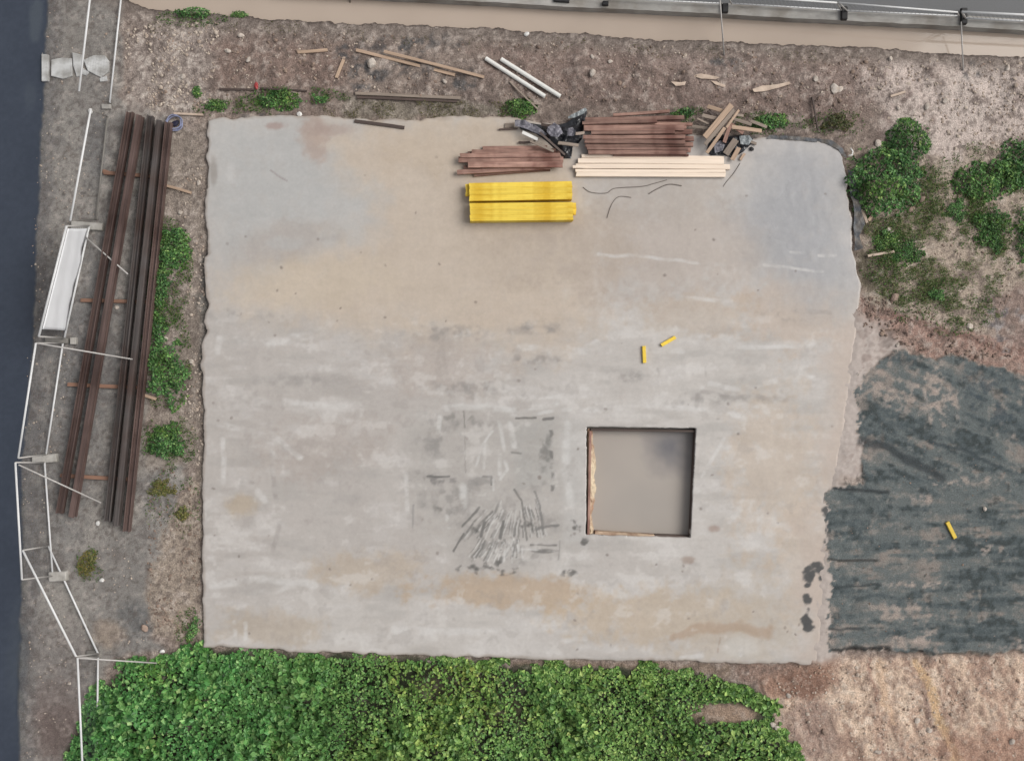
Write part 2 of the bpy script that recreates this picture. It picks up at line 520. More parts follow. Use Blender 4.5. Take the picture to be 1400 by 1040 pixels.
# top bank
g.poly([(292, 60), (480, 55), (470, 125), (300, 125)], (146, 119, 105), .8, 26, 22)
g.poly([(640, 60), (1200, 78), (1180, 170), (900, 150), (700, 120)], (142, 117, 105), .75, 16, 16)
g.poly([(850, 75), (1220, 85), (1210, 125), (950, 120)], (160, 138, 126), .6, 12, 14)
g.blob(1010, 112, 60, 12, (178, 158, 144), .6, -4, tex=.3)
g.poly([(1180, 85), (1460, 88), (1460, 205), (1340, 205), (1262, 235), (1190, 140)], (214, 194, 181), .97, 16, 18)
g.mix((140, 116, 106), sstep(.2, .8, nB) * sstep(1160, 1200, px) * sstep(230, 180, py) * sstep(60, 100, py) * .6)
g.blob(1340, 130, 60, 40, (216, 198, 185), .5)
g.poly([(470, 130), (690, 140), (690, 160), (470, 162)], (138, 128, 110), .8, 6, 6)
for (a_, b_, rx_, ry_) in [(500, 102, 34, 22), (545, 60, 55, 14), (628, 112, 28, 16), (575, 92, 40, 14), (470, 70, 20, 12),
                           (610, 52, 26, 12), (355, 158, 45, 5), (1060, 188, 90, 5), (1330, 92, 18, 14), (990, 85, 22, 12)]:
    g.blob(a_, b_, rx_, ry_, (84, 83, 83), .85, 0, .6, tex=.7, seed=int(a_) % 7)
# near bank of ditch: lighter crumbly lip then wet edge
dbank = py - np.interp(px + g.jx * 5, *DB)
g.mix((134, 121, 110), sstep(34, 8, dbank) * sstep(-2, 2, dbank) * .7)
nw = g.jx * 2 + g.fx * 1.6
g.mix((82, 69, 61), sstep(5.5, 1.0, dbank + nw) * .9, .4)
# right side: grass ground
g.poly([(1165, 195), (1300, 215), (1460, 180), (1460, 455), (1340, 455), (1255, 432), (1190, 405)], (188, 168, 146), .9, 12, 14)
m_g = sstep(20, -20, sdpoly(px, py, [(1180, 260), (1300, 230), (1420, 300), (1330, 450), (1250, 430), (1190, 400)]))
g.mix((112, 112, 70), m_g * sstep(.0, .6, nB + nC * .5) * .75)
g.mix((196, 174, 152), m_g * sstep(.1, .7, -nB + nC * .4) * .5)
g.blob(1200, 370, 32, 34, (92, 86, 62), .7, 0, .5)
# berm
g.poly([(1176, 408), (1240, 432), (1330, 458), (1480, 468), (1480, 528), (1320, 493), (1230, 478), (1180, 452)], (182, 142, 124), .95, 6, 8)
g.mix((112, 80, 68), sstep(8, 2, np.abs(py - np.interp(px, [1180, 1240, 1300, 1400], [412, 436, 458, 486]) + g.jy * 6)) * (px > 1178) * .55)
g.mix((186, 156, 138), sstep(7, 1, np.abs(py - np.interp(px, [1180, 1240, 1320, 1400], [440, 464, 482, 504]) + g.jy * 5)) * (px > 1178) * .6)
g.poly([(1345, 400), (1400, 380), (1460, 380), (1460, 490), (1380, 480)], (150, 124, 112), .8, 10, 12)
for (a_, b_) in [(1350, 420), (1362, 445), (1372, 470), (1385, 430)]:
    g.blob(a_, b_, 16, 14, (112, 108, 110), .8, 0, .7, tex=.8)
    g.blob(a_ + 8, b_ + 6, 9, 9, (196, 186, 180), .6, 0, .7, tex=.8)
# pale mud between slab and track
g.poly([(1140, 420), (1205, 445), (1236, 478), (1186, 508), (1176, 560), (1176, 600), (1190, 618), (1150, 670), (1140, 900), (1096, 912),
        (1104, 700), (1140, 520)], (195, 180, 169), .95, 10, 14)
g.mix((166, 142, 130), sstep(.2, .8, nC + nB * .5) * sstep(40, 0, np.abs(px - 1180)) * sstep(420, 450, py) * sstep(520, 490, py) * .8)
g.poly([(1150, 500), (1185, 500), (1180, 600), (1186, 620), (1140, 665), (1146, 560)], (190, 178, 170), .85, 8, 10)
# dark gravel track with pale mud dragged over it
dt = sdpoly(px + g.jx * 7 + g.fx * 6, py + g.jy * 4 + g.fy * 3, TRACK)
tm = sstep(3, -3, dt)
g.mix((106, 112, 112), tm)
up = sstep(720, 640, py)
a1 = rad(20)
u1 = px * math.cos(a1) + py * math.sin(a1); v1 = -px * math.sin(a1) + py * math.cos(a1)
s1 = fbm(u1 * .13, v1, 15, 4, 31); s2 = fbm(px * .13, py, 14, 4, 37)
st = s1 * up + s2 * (1 - up)
a3 = rad(24)
u5 = px * math.cos(a3) + py * math.sin(a3); v5 = -px * math.sin(a3) + py * math.cos(a3)
f1 = fbm(u5 * .28, v5, 7, 3, 181); f2 = fbm(px * .22, py, 6, 3, 187)
fs_ = f1 * up + f2 * (1 - up)
st = st * .75 + fs_ * .55
g.mix((82, 91, 94), tm * sstep(-.15, .55, st + nC * .4) * .8)
g.mix((130, 126, 121), tm * sstep(.05, .6, -st + nB * .4 + nC * .3) * .6)
g.mix((150, 138, 130), tm * sstep(.35, .8, -st * .6 + nB * .6 + nC * .5) * .7)
g.mix((60, 66, 66), tm * sstep(.2, .75, st * .6 + nC * .6 - nF * .3) * .65)
g.mix((146, 142, 136), tm * sstep(.25, .8, nF * .7 - st * .4 + nB * .3) * .55)
g.mix((168, 154, 145), tm * sstep(30, 0, -dt) * sstep(.1, .7, nC * .6 + nB * .5 + nF * .3) * .7)


def tan_patch(cx, cy, rx, ry, ang, a, seed):
    ca, sa = math.cos(rad(ang)), math.sin(rad(ang))
    u = ((px - cx) * ca + (py - cy) * sa) / rx; v = (-(px - cx) * sa + (py - cy) * ca) / ry
    d = np.sqrt(u * u + v * v)
    m = sstep(1.25, .35, d + g.jx * .3) * sstep(-.25, .35, fbm(px, py, 10, 3, seed) + .6 * st * -1 + .15)
    g.mix((182, 167, 157), tm * m * a * .9 * sstep(-.45, .35, nC * .8 + nF * .6 - st * .3))


tan_patch(1285, 545, 34, 62, -8, .95, 41)
tan_patch(1215, 525, 42, 30, 15, .6, 42)
tan_patch(1250, 560, 60, 22, 22, .7, 43)
tan_patch(1300, 660, 60, 9, -6, .8, 44)
tan_patch(1262, 682, 28, 8, 0, .9, 45)
tan_patch(1340, 750, 66, 9, 4, .8, 46)
tan_patch(1250, 800, 70, 6, 0, .9, 47)
tan_patch(1235, 838, 60, 26, 0, .7, 48)
tan_patch(1245, 870, 60, 14, 0, .85, 49)
tan_patch(1380, 880, 40, 9, 0, .7, 50)
tan_patch(1210, 715, 40, 16, 10, .35, 52)
tan_patch(1370, 590, 40, 10, 25, .6, 53)
g.blob(1170, 715, 36, 55, (82, 89, 90), .5, 0, .6, tex=.4)
g.blob(1370, 545, 60, 34, (70, 81, 88), .6, 12, .5, tex=.25)
g.blob(1160, 830, 26, 30, (80, 88, 90), .4, 0, .7, tex=.5)
g.stroke([(1180, 600), (1240, 625), (1290, 655)], 9, (58, 63, 66), .7, 2)
g.stroke([(1270, 605), (1330, 622), (1370, 640)], 4, (62, 70, 74), .7, 2)
g.stroke([(1140, 668), (1215, 672)], 3.5, (58, 62, 64), .8, 1)
g.stroke([(1132, 765), (1200, 767)], 2.5, (60, 58, 56), .7, 1)
g.stroke([(1138, 802), (1205, 800)], 3, (60, 66, 68), .7, 1)
g.stroke([(1132, 859), (1180, 859)], 3, (60, 64, 66), .7, 1)
g.stroke([(1140, 887), (1216, 887)], 5, (56, 55, 54), .8, 2)
g.stroke([(1248, 886), (1290, 894), (1350, 892)], 3.5, (60, 62, 62), .7, 2)
# soil bottom right
g.poly([(1040, 930), (1140, 900), (1500, 893), (1500, 1300), (1100, 1300), (1092, 1040), (1066, 1005)], (200, 172, 152), .95, 8, 8)
mb = sstep(10, -10, sdpoly(px, py, [(1040, 930), (1140, 900), (1500, 893), (1500, 1300), (1100, 1300), (1092, 1040), (1066, 1005)], 10))
a2 = rad(68)
u2 = px * math.cos(a2) + py * math.sin(a2); v2 = -px * math.sin(a2) + py * math.cos(a2)
s3 = fbm(u2 * .3, v2, 26, 4, 57)
g.mix((228, 205, 182), mb * sstep(.05, .6, s3) * .75)
g.mix((154, 130, 116), mb * sstep(.05, .6, -s3 + nC * .3) * .6)
s4 = fbm(u2 * .45, v2, 10, 3, 58)
g.mix((150, 126, 112), mb * sstep(.1, .7, s4) * .5)
g.mix((232, 212, 190), mb * sstep(.25, .8, -s4 + nF * .3) * .5)
g.mix((134, 112, 99), mb * sstep(.25, .85, nC + nF * .5 + s3 * .3) * .4)
g.mix((238, 222, 204), mb * sstep(.35, .9, -nC + nF * .6) * .5)
g.stroke([(1205, 905), (1212, 960), (1222, 990)], 8, (212, 182, 154), .7, 3)
g.stroke([(1255, 905), (1282, 970), (1310, 1040)], 9, (212, 180, 140), .75, 3)
g.stroke([(1190, 905), (1200, 960)], 4, (140, 108, 94), .6, 3)
g.stroke([(1262, 950), (1280, 1000)], 7, (142, 120, 110), .6, 3)
g.blob(1110, 1000, 45, 50, (152, 132, 122), .55, 0, .4)
g.mix((106, 103, 102), mv * sstep(30, 8, px - np.interp(py, *ROADX) + g.jx * 6) * .6)
g.blob(1350, 1020, 80, 30, (160, 126, 108), .6, 0, .5)
g.poly([(1010, 906), (1140, 904), (1142, 926), (1112, 952), (1060, 948), (1012, 930)], (156, 124, 106), .8, 9, 9)
g.poly([(1070, 925), (1140, 930), (1120, 952), (1075, 950)], (130, 102, 88), .7, 7, 8)
g.poly([(700, 903), (1000, 908), (1000, 925), (860, 915), (700, 912)], (150, 126, 104), .8, 4, 4)
# soil under the ground cover
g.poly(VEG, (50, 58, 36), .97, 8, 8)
g.blob(992, 976, 52, 17, (172, 142, 118), .95, 0, .4)
g.blob(610, 938, 60, 26, (84, 82, 50), .6, 0, .5)
g.blob(680, 975, 40, 26, (84, 82, 50), .6, 0, .5)
g.mix((104, 89, 80), sstep(.25, .85, -nC + nB * .5) * (dt > 0) * (1 - mv * .5) * (1 - mb) * .5)
g.mix((186, 168, 154), sstep(.3, .9, nC + nB * .4) * (dt > 0) * (1 - mv * .6) * (1 - mb) * .45)
# speckle over all soil
spk = sstep(.35, .9, nF + nC * .5)
natural = (dt > 0) * 1.0
vegm = sstep(8, -8, sdpoly(px, py, VEG))
MUD = [(1140, 420), (1205, 445), (1236, 478), (1186, 508), (1176, 560), (1176, 600), (1190, 618), (1150, 670), (1140, 900), (1096, 912), (1090, 700), (1130, 520)]
mudm = sstep(10, -10, sdpoly(px + g.jx * 8, py + g.jy * 8, MUD)) * (dt > 0)
g.mix((194, 179, 168), mudm * .75 * sstep(1230, 1165, px))
g.mix((150, 132, 122), mudm * sstep(.3, .8, nC * .7 + nF * .5 + nB * .4) * sstep(1140, 1175, px) * .6)
natural = natural * (1 - .85 * mudm) * (1 - vegm)
g.mix((206, 192, 178), spk * natural * .35 * (1 - mv * .5))
g.mix((92, 80, 72), sstep(.35, .9, -nF + nC * .4) * natural * .4 * (1 - .6 * mb))
# wet soil is greyer than dry soil
gl = g.c.mean(1, keepdims=True)
keepc = sstep(0, .4, tm)[:, None]
g.c = np.where(keepc > .5, g.c, gl + (g.c - gl) * (.78 + .27 * mb[:, None]) + np.array([0, 0, 1.5]))
# asphalt road (left), service road (top)
rd = px - np.interp(py, *ROADX) + g.jx * 2.0 + g.fx * 1.0
rm = sstep(2.5, -2.5, rd)
rc = np.empty((len(px), 3)); rc[:] = (58, 66, 80)
rc += (nA * 4 + nF * 3)[:, None]
g.c += (rc - g.c) * rm[:, None]
g.r += (0.5 - g.r) * rm
g.blob(46, 25, 9, 34, (84, 92, 100), .6, 4)
g.blob(38, 130, 9, 22, (74, 82, 92), .5, 4)
g.blob(22, 905, 16, 90, (72, 80, 88), .35, 0)
g.mix((104, 104, 100), sstep(9, 1, np.abs(rd - 3)) * sstep(-.1, .5, nC) * .35)
sd_top = np.interp(px, *DT) - py          # >0 above the far bank
KER = 15.0
srv = sd_top > KER
g.mix((96, 97, 99), sstep(KER - 1, KER + 1, sd_top))
g.mix((98, 100, 104), sstep(KER - 1, KER + 1, sd_top) * sstep(0, .7, nB) * .6)
g.r = np.where(srv, .6, g.r)

# heights
z = np.full(len(px), G) + nA * 0.02
z += nB * 0.022 * (1 - .6 * mv) + nC * 0.016 * (1 - .5 * mv) + nF * 0.008
z += 0.10 * sstep(60, 95, py) * sstep(165, 120, py) * sstep(300, 380, px) * (1 + nB * .6)             # top bank ridge
z += 0.16 * np.exp(-((py - np.interp(px, [1180, 1400], [430, 490])) / 22.0) ** 2) * sstep(1175, 1200, px)
z += 0.06 * sstep(1165, 1200, px) * sstep(180, 230, py) * sstep(430, 380, py)
tz = G + 0.10 + st * 0.02 + nC * .008
z = z + (tz - z) * tm
z = np.where(mb > .5, z + 0.03 * s3 + .02 * s4 + nF * .01 + .03, z)
z = z + (-0.15 - z) * rm
z += vergem * 0.0
# flush soil at the right edge of the slab
dr = px - np.interp(py, [p[1] for p in R_EDGE], [p[0] for p in R_EDGE])
mr_ = sstep(395, 430, py) * sstep(925, 905, py) * sstep(-24, -8, dr) * sstep(46, 20, dr)
zr = np.interp(dr, [-24, -6, 4, 30, 60], [-.06, -.012, .012, .0, -.02]) + g.jx * .016 + g.fx * .012 + nF * .003
z = z + (zr - z) * mr_
# ditch
ditch_d = np.minimum(dbank + nw * .6, np.interp(px, *DT) * -1 + py) * 0
inb = sstep(2.5, -6, dbank + nw)                       # past the near bank
z_d = G - 0.03 + (-0.75 - (G - 0.03)) * inb
isd = (dbank < 14)
z = np.where(isd, np.minimum(z, z_d + 0.0) * 1.0, z)
far = sstep(-3, 3, sd_top)
z = z + (-0.05 - z) * far * isd
WATER = -0.30
# under the slab
dsl = sdpoly(px, py, SLAB, 10)
under = (dsl < -12) & ~((mr_ > 0.02) & (dr > -26))
z = np.where(under, -0.6, z)
dp = sdpoly(px, py, PIT, 10)
z = np.where(dp < 14, -2.2, z)
GZ = z.reshape(NY, NX)


def gz(x, y):
    """ground height under a pixel position"""
    wx, wy = (x - 700) / S, (520 - y) / S
    i = min(max(np.searchsorted(gx, wx), 0), NX - 1)
    j = min(max(np.searchsorted(gy, wy), 0), NY - 1)
    return float(GZ[j, i])


V = np.stack([X, Y, z], 1)
rgba = g.rgba()
ii = np.arange(NX - 1); jj = np.arange(NY - 1)
I, J = np.meshgrid(ii, jj)
q0 = (J * NX + I).ravel()
F = np.stack([q0, q0 + 1, q0 + NX + 1, q0 + NX], 1)
zone = np.zeros(len(px), int)
zone[vergem & (rd > 0)] = 1
zone[dt < 0] = 3
zone[rd <= 0] = 2
zone[srv] = 4
zone[(sdpoly(px + g.jx * 8, py + g.jy * 8, MUD) < 4) & (zone == 0)] = 5
fz = zone[F[:, 0]]
drop = (dsl[F].max(1) < -30) & (dp[F].min(1) > 20) & (mr_[F].max(1) < .01)
for k, nm, mt in [(0, 'ground', M_soil), (1, 'gravel_verge', M_gravel), (2, 'asphalt_road', M_road), (3, 'gravel_track', M_track),
                  (4, 'service_road', M_road), (5, 'mud', M_mud)]:
    f = F[(fz == k) & ~drop]
    u, inv = np.unique(f.ravel(), return_inverse=True)
    o = link(nm, np_mesh(nm, V[u], inv.reshape(-1, 4), mt, rgba[u]))
    tag(o, kind='structure')

# ------------------------------------------------------------------ concrete slab with its pit
nu, nv = 620, 500


def edge_at(pts, t):
    p = np.array(pts, float)
    d = np.r_[0, np.cumsum(np.hypot(*np.diff(p, axis=0).T))]
    d /= d[-1]
    return np.stack([np.interp(t, d, p[:, 0]), np.interp(t, d, p[:, 1])], -1)


u = np.linspace(0, 1, nu); v = np.linspace(0, 1, nv)
Et, Eb, El, Er = edge_at(T_EDGE, u), edge_at(B_EDGE, u), edge_at(L_EDGE, v), edge_at(R_EDGE, v)
U, W = np.meshgrid(u, v)
C00, C10, C01, C11 = Et[0], Et[-1], Eb[0], Eb[-1]
Q = ((1 - W)[..., None] * Et[None] + W[..., None] * Eb[None] + (1 - U)[..., None] * El[:, None] + U[..., None] * Er[:, None]
     - ((1 - U) * (1 - W))[..., None] * C00 - (U * (1 - W))[..., None] * C10 - ((1 - U) * W)[..., None] * C01 - (U * W)[..., None] * C11)
sx = Q[..., 0].ravel().copy(); sy = Q[..., 1].ravel().copy()
# ragged rim
rim = np.minimum.reduce([U, 1 - U, W, 1 - W]).ravel()
rj = sstep(0.012, 0, rim)
sx += rj * fbm(sx, sy, 16, 3, 201) * 2.2; sy += rj * fbm(sx, sy, 16, 3, 207) * 2.2
# snap the grid to the pit outline
pl = np.array(PIT, float)


def xl(yy): return np.interp(yy, [pl[0][1], pl[3][1]], [pl[0][0], pl[3][0]])
def xr(yy): return np.interp(yy, [pl[1][1], pl[2][1]], [pl[1][0], pl[2][0]])
def yt(xx): return np.interp(xx, [pl[0][0], pl[1][0]], [pl[0][1], pl[1][1]])
def yb(xx): return np.interp(xx, [pl[3][0], pl[2][0]], [pl[3][1], pl[2][1]])


stepx = (sx.max() - sx.min()) / nu; stepy = (sy.max() - sy.min()) / nv
chip = fbm(sx, sy, 12, 3, 211) * .9
near = (sx > xl(sy) - 6) & (sx < xr(sy) + 6) & (sy > yt(sx) - 6) & (sy < yb(sx) + 6)
for fn in (xl, xr):
    e = fn(sy) + chip * .7
    m = near & (abs(sx - e) <= stepx * .52)
    sx[m] = e[m]
for fn in (yt, yb):
    e = fn(sx) + chip * .7
    m = near & (abs(sy - e) <= stepy * .52)
    sy[m] = e[m]
s = Paint(sx, sy, (191, 185, 180), 0.42)
n1 = fbm(sx, sy, 170, 4, 301); n2 = fbm(sx, sy, 50, 4, 305); n3 = fbm(sx * .25, sy, 16, 4, 309); n4 = fbm(sx, sy, 10, 3, 313)
n5 = fbm(sx, sy * .3, 12, 3, 317)
s.mix((202, 197, 192), sstep(0, .8, n1 + n2 * .3) * .6)
s.mix((182, 175, 170), sstep(0, .8, -n1 + n3 * .4) * .5)
lower = sstep(400, 470, sy)
s.mix((203, 199, 196), lower * sstep(.15, .7, n3 + n2 * .5) * .4)
s.mix((170, 166, 162), lower * sstep(.2, .8, -n3 + n2 * .4) * .3)
# standing water: tan silt
silt = [(430, 165), (700, 165), (800, 240), (830, 330), (800, 440), (640, 470), (520, 450), (380, 430), (320, 400), (370, 365), (470, 330), (520, 280), (450, 230)]
s.poly(silt, (201, 186, 170), .85, 42, 26, .28)
s.blob(640, 200, 150, 45, (197, 181, 163), .6, 0, .4, .25)
s.blob(430, 385, 130, 40, (204, 190, 172), .6, -4, .4, .3)
s.blob(740, 440, 90, 60, (198, 183, 168), .5, 0, .4, .3)
s.blob(900, 340, 170, 80, (184, 172, 163), .7, 0, .5, .3)
s.blob(760, 330, 120, 70, (186, 172, 158), .5, 0, .4, .3)
s.blob(900, 270, 120, 40, (181, 172, 164), .6, 0, .4, .3)
s.blob(1080, 430, 80, 50, (194, 176, 161), .6, 0, .5, .5)
s.blob(960, 430, 90, 30, (190, 174, 158), .5, 0, .5, .4)
# grey-blue wet corner left and right
s.poly([(285, 165), (425, 165), (470, 240), (520, 270), (470, 320), (380, 330), (290, 350)], (184, 184, 183), .75, 40, 16, .3)
s.poly([(1060, 195), (1160, 200), (1170, 400), (1120, 420), (1060, 370), (1000, 300)], (165, 165, 168), .8, 50, 16, .25)
s.blob(1090, 300, 60, 90, (163, 164, 168), .45, 0, .3, .25, hard=.2)
s.blob(390, 330, 70, 28, (176, 168, 162), .6, -12, .3, .3)
s.blob(390, 332, 30, 10, (184, 182, 180), .7, 0, .3)
s.blob(375, 172, 16, 6, (166, 145, 138), .7, 0, .4)
s.blob(430, 190, 22, 34, (176, 154, 142), .6, 0, .4)
s.blob(292, 236, 6, 22, (152, 146, 140), .7, 0, .2)
s.blob(315, 236, 7, 14, (200, 198, 196), .7, 0, .2)
s.blob(450, 178, 40, 10, (172, 154, 146), .5)
# tan smears low
s.blob(700, 808, 130, 26, (188, 168, 147), .85, 2, .5, .3)
s.blob(500, 780, 80, 30, (188, 172, 154), .6, 0, .5)
s.blob(900, 840, 150, 40, (194, 176, 155), .7, 0, .5)
s.blob(1000, 850, 120, 70, (190, 178, 164), .6, 0, .5)
s.blob(370, 860, 80, 24, (186, 172, 156), .6, 0, .5)
s.blob(330, 690, 26, 16, (186, 170, 150), .7)
s.blob(1060, 640, 70, 110, (196, 180, 164), .65, 0, .5)
s.blob(1100, 760, 40, 90, (198, 182, 166), .5, 0, .5)
s.blob(600, 500, 90, 40, (182, 171, 163), .6, 0, .5)
s.blob(440, 610, 90, 40, (178, 168, 161), .6, -10, .5)
s.stroke([(925, 870), (950, 862), (1000, 858), (1050, 866)], 11, (176, 154, 134), .7, 3)
s.blob(1010, 884, 28, 16, (202, 198, 192), .7)
s.stroke([(985, 872), (982, 892)], 2, (160, 140, 126), .4, 1)
# grey block by the pit and dark scuffs
s.poly([(560, 565), (765, 560), (790, 600), (795, 760), (700, 780), (620, 770), (560, 700)], (180, 175, 170), .65, 20, 14)
for (cx_, cy_, rx_, ry_, aa_) in [(600, 600, 34, 26, .5), (640, 575, 50, 10, .5), (610, 680, 44, 30, .45), (735, 640, 22, 36, .5), (700, 760, 60, 14, .45), (585, 655, 30, 10, .6),
                                  (740, 715, 30, 14, .5), (655, 720, 36, 26, .4), (690, 700, 40, 40, .35), (610, 455, 60, 9, .4), (735, 450, 36, 10, .6), (735, 492, 40, 6, .5), (640, 530, 50, 10, .5),
                                  (860, 515, 30, 8, .45), (960, 545, 50, 8, .5), (1040, 545, 40, 6, .4), (1075, 430, 40, 8, .4), (330, 430, 60, 9, .3), (410, 520, 60, 10, .3)]:
    s.blob(cx_, cy_, rx_, ry_, (136, 133, 130), aa_, 0, .6, tex=.9, seed=int(cx_) % 13, hard=.2)
s.poly([(700, 575), (757, 572), (757, 660), (705, 665)], (174, 172, 168), .55, 8, 5)
s.poly([(768, 570), (798, 570), (798, 750), (770, 750)], (196, 193, 190), .6, 8, 6)
DK = (116, 114, 111)
for q in [((752, 578), (756, 600), (754, 640), (755, 668))]:
    s.stroke(q, 4, DK, .75, 2, .3, 1)
s.blob(746, 618, 9, 22, (124, 122, 118), .7, 0, .5, tex=.5)
s.blob(750, 600, 6, 10, (128, 126, 122), .6, 0, .5)
s.stroke([(706, 571), (733, 571)], 2.0, (110, 108, 104), .8, .6)
s.stroke([(744, 573), (756, 572)], 3.0, (108, 106, 104), .8, .6)
s.stroke([(700, 618), (712, 619)], 2.0, (124, 122, 118), .6, .6)
s.blob(622, 572, 24, 6, (142, 139, 134), .7, 0, .6, tex=.4)
s.stroke([(633, 563), (634, 585)], 1.6, (128, 124, 120), .6, .8)
s.stroke([(635, 596), (636, 645)], 1.3, (150, 146, 142), .6, .8)
s.stroke([(584, 651), (615, 651)], 1.8, (112, 110, 108), .9, .6)
s.blob(600, 657, 34, 5, (138, 134, 132), .7, 0, .5, tex=.4)
s.stroke([(658, 651), (672, 651), (672, 662)], 2.2, (120, 118, 116), .7, .6)
s.blob(660, 657, 18, 6, (146, 143, 140), .6, 0, .5)
s.blob(602, 692, 16, 11, (120, 118, 114), .75, 0, .6, tex=.7)
s.stroke([(565, 690), (563, 720)], 2, (150, 148, 146), .6, 1)
rk = random.Random(4)
for i in range(22):                       # raked fan, two bands of furrows
    t = i / 21
    x1 = 640 + 70 * t + rk.uniform(-2, 2); y1 = 768 - 8 * abs(t - .4) + rk.uniform(-6, 4)
    x0 = 656 + 54 * t + rk.uniform(-1, 1); y0 = 739 + rk.uniform(-4, 4)
    s.stroke([(x0, y0), ((x0 + x1) / 2 + 1, (y0 + y1) / 2), (x1, y1)], rk.uniform(1.1, 3.0), DK, rk.uniform(.35, .85), .7, .5, i)
    s.stroke([(x0 + 2.6, y0), (x1 + 2.6, y1)], 1.3, (212, 210, 207), .7, .5, .2, i + 3)
for i in range(20):
    t = i / 19
    x1 = 634 + 112 * t + rk.uniform(-3, 3); y1 = 733 + rk.uniform(-8, 3)
    x0 = 664 + 70 * t + rk.uniform(-2, 2); y0 = 690 + 14 * (1 - t) * rk.random() + rk.uniform(-8, 8)
    s.stroke([(x0, y0), ((x0 + x1) / 2 + 2 * t, (y0 + y1) / 2 - 2), (x1, y1)], rk.uniform(1.0, 3.2), DK, rk.uniform(.3, .8), .8, .6, i)
    s.stroke([(x0 + 2.5, y0), (x1 + 2.5, y1)], 1.3, (210, 208, 205), .6, .5, .3, i + 5)
for (x0, y0, x1, y1, ww) in [(632, 718, 655, 694, 2.4), (620, 752, 634, 728, 2.2), (663, 714, 658, 732, 3.4), (688, 712, 683, 734, 3.2)]:
    s.stroke([(x0, y0), (x1, y1)], ww, DK, .85, .7)
s.stroke([(703, 668), (713, 684), (717, 706), (720, 738)], 2.2, DK, .75, .7)
s.stroke([(731, 672), (738, 690), (741, 712), (743, 730)], 2.0, (124, 122, 120), .7, .7)
s.stroke([(736, 722), (762, 718)], 3.0, (118, 116, 114), .75, 1)
for (cx_, cy_, rx_, ry_) in [(633, 777, 8, 4), (649, 777, 8, 5), (668, 773, 16, 5), (685, 770, 10, 4), (650, 724, 9, 6), (786, 712, 10, 4),
                             (790, 722, 9, 4), (778, 783, 10, 4), (720, 720, 10, 6), (798, 742, 4, 5), (690, 780, 14, 4)]:
    s.blob(cx_, cy_, rx_ * 1.2, ry_ * 1.2, (100, 98, 95), .85, 0, .7, tex=.5, seed=int(cx_) % 8)
s.stroke([(725, 745), (760, 745)], 1.8, (120, 118, 115), .8, .5)
s.blob(744, 753, 17, 3.5, (112, 110, 107), .8, 0, .3)
s.stroke([(765, 740), (764, 765)], 1.8, (150, 148, 144), .6, .8)
LT = (208, 206, 203)
for pts, ww in [([(666, 590), (662, 640), (658, 650)], 2.5), ([(684, 622), (683, 648)], 3), ([(690, 628), (694, 640), (684, 655)], 2.5),
                ([(602, 570), (600, 592)], 3.5), ([(632, 666), (634, 690)], 6), ([(611, 705), (613, 720)], 2.5), ([(674, 655), (675, 670)], 1.8),
                ([(585, 560), (640, 556), (700, 560), (760, 552)], 5), ([(700, 568), (780, 560)], 3), ([(775, 580), (774, 640), (780, 690)], 6),
                ([(712, 752), (758, 752)], 1.2), ([(690, 745), (690, 768)], 1.6), ([(700, 748), (700, 768)], 1.6), ([(707, 745), (707, 770)], 1.6),
                ([(682, 575), (690, 615)], 3), ([(697, 580), (703, 610)], 4), ([(650, 640), (660, 610), (672, 590)], 2)]:
    s.stroke(pts, ww * 1.3, LT, .8, .8, .7, int(ww * 3))
# white streaks of laitance in the right half
for pts, ww in [([(945, 462), (990, 462), (1020, 472), (1110, 470)], 6), ([(990, 475), (1110, 474)], 3), ([(880, 478), (935, 480)], 4),
                ([(970, 525), (1010, 532), (1060, 520)], 4), ([(1090, 515), (1112, 516)], 4), ([(710, 475), (800, 480), (815, 468)], 5),
                ([(800, 560), (900, 556), (960, 560), (1010, 568)], 4), ([(700, 545), (800, 540)], 3), ([(930, 512), (960, 530)], 3),
                ([(820, 348), (890, 352), (990, 362)], 2.6), ([(1045, 362), (1080, 366), (1125, 371)], 2.2), ([(1082, 344), (1100, 345)], 2),
                ([(1120, 348), (1142, 349)], 2.2), ([(940, 408), (1000, 412)], 3), ([(300, 462), (360, 470), (440, 455)], 6), ([(390, 550), (470, 556)], 6),
                ([(300, 580), (380, 600), (410, 625)], 4), ([(305, 600), (306, 660)], 4), ([(290, 800), (360, 790)], 6), ([(320, 850), (322, 870)], 3),
                ([(335, 852), (337, 872)], 3), ([(370, 790), (430, 800)], 6), ([(540, 862), (600, 862), (690, 866)], 6), ([(770, 876), (800, 872)], 4),
                ([(1012, 868), (1013, 896)], 2.5), ([(300, 440), (298, 480)], 5), ([(352, 672), (362, 684)], 5), ([(990, 600), (960, 650)], 2.5),
                ([(350, 812), (420, 796)], 5), ([(930, 898), (960, 896)], 3), ([(555, 640), (557, 700)], 3.5)]:
    s.stroke(pts, ww * 1.35, (211, 208, 205), .75, .8, .8, int(pts[0][0]) % 11)
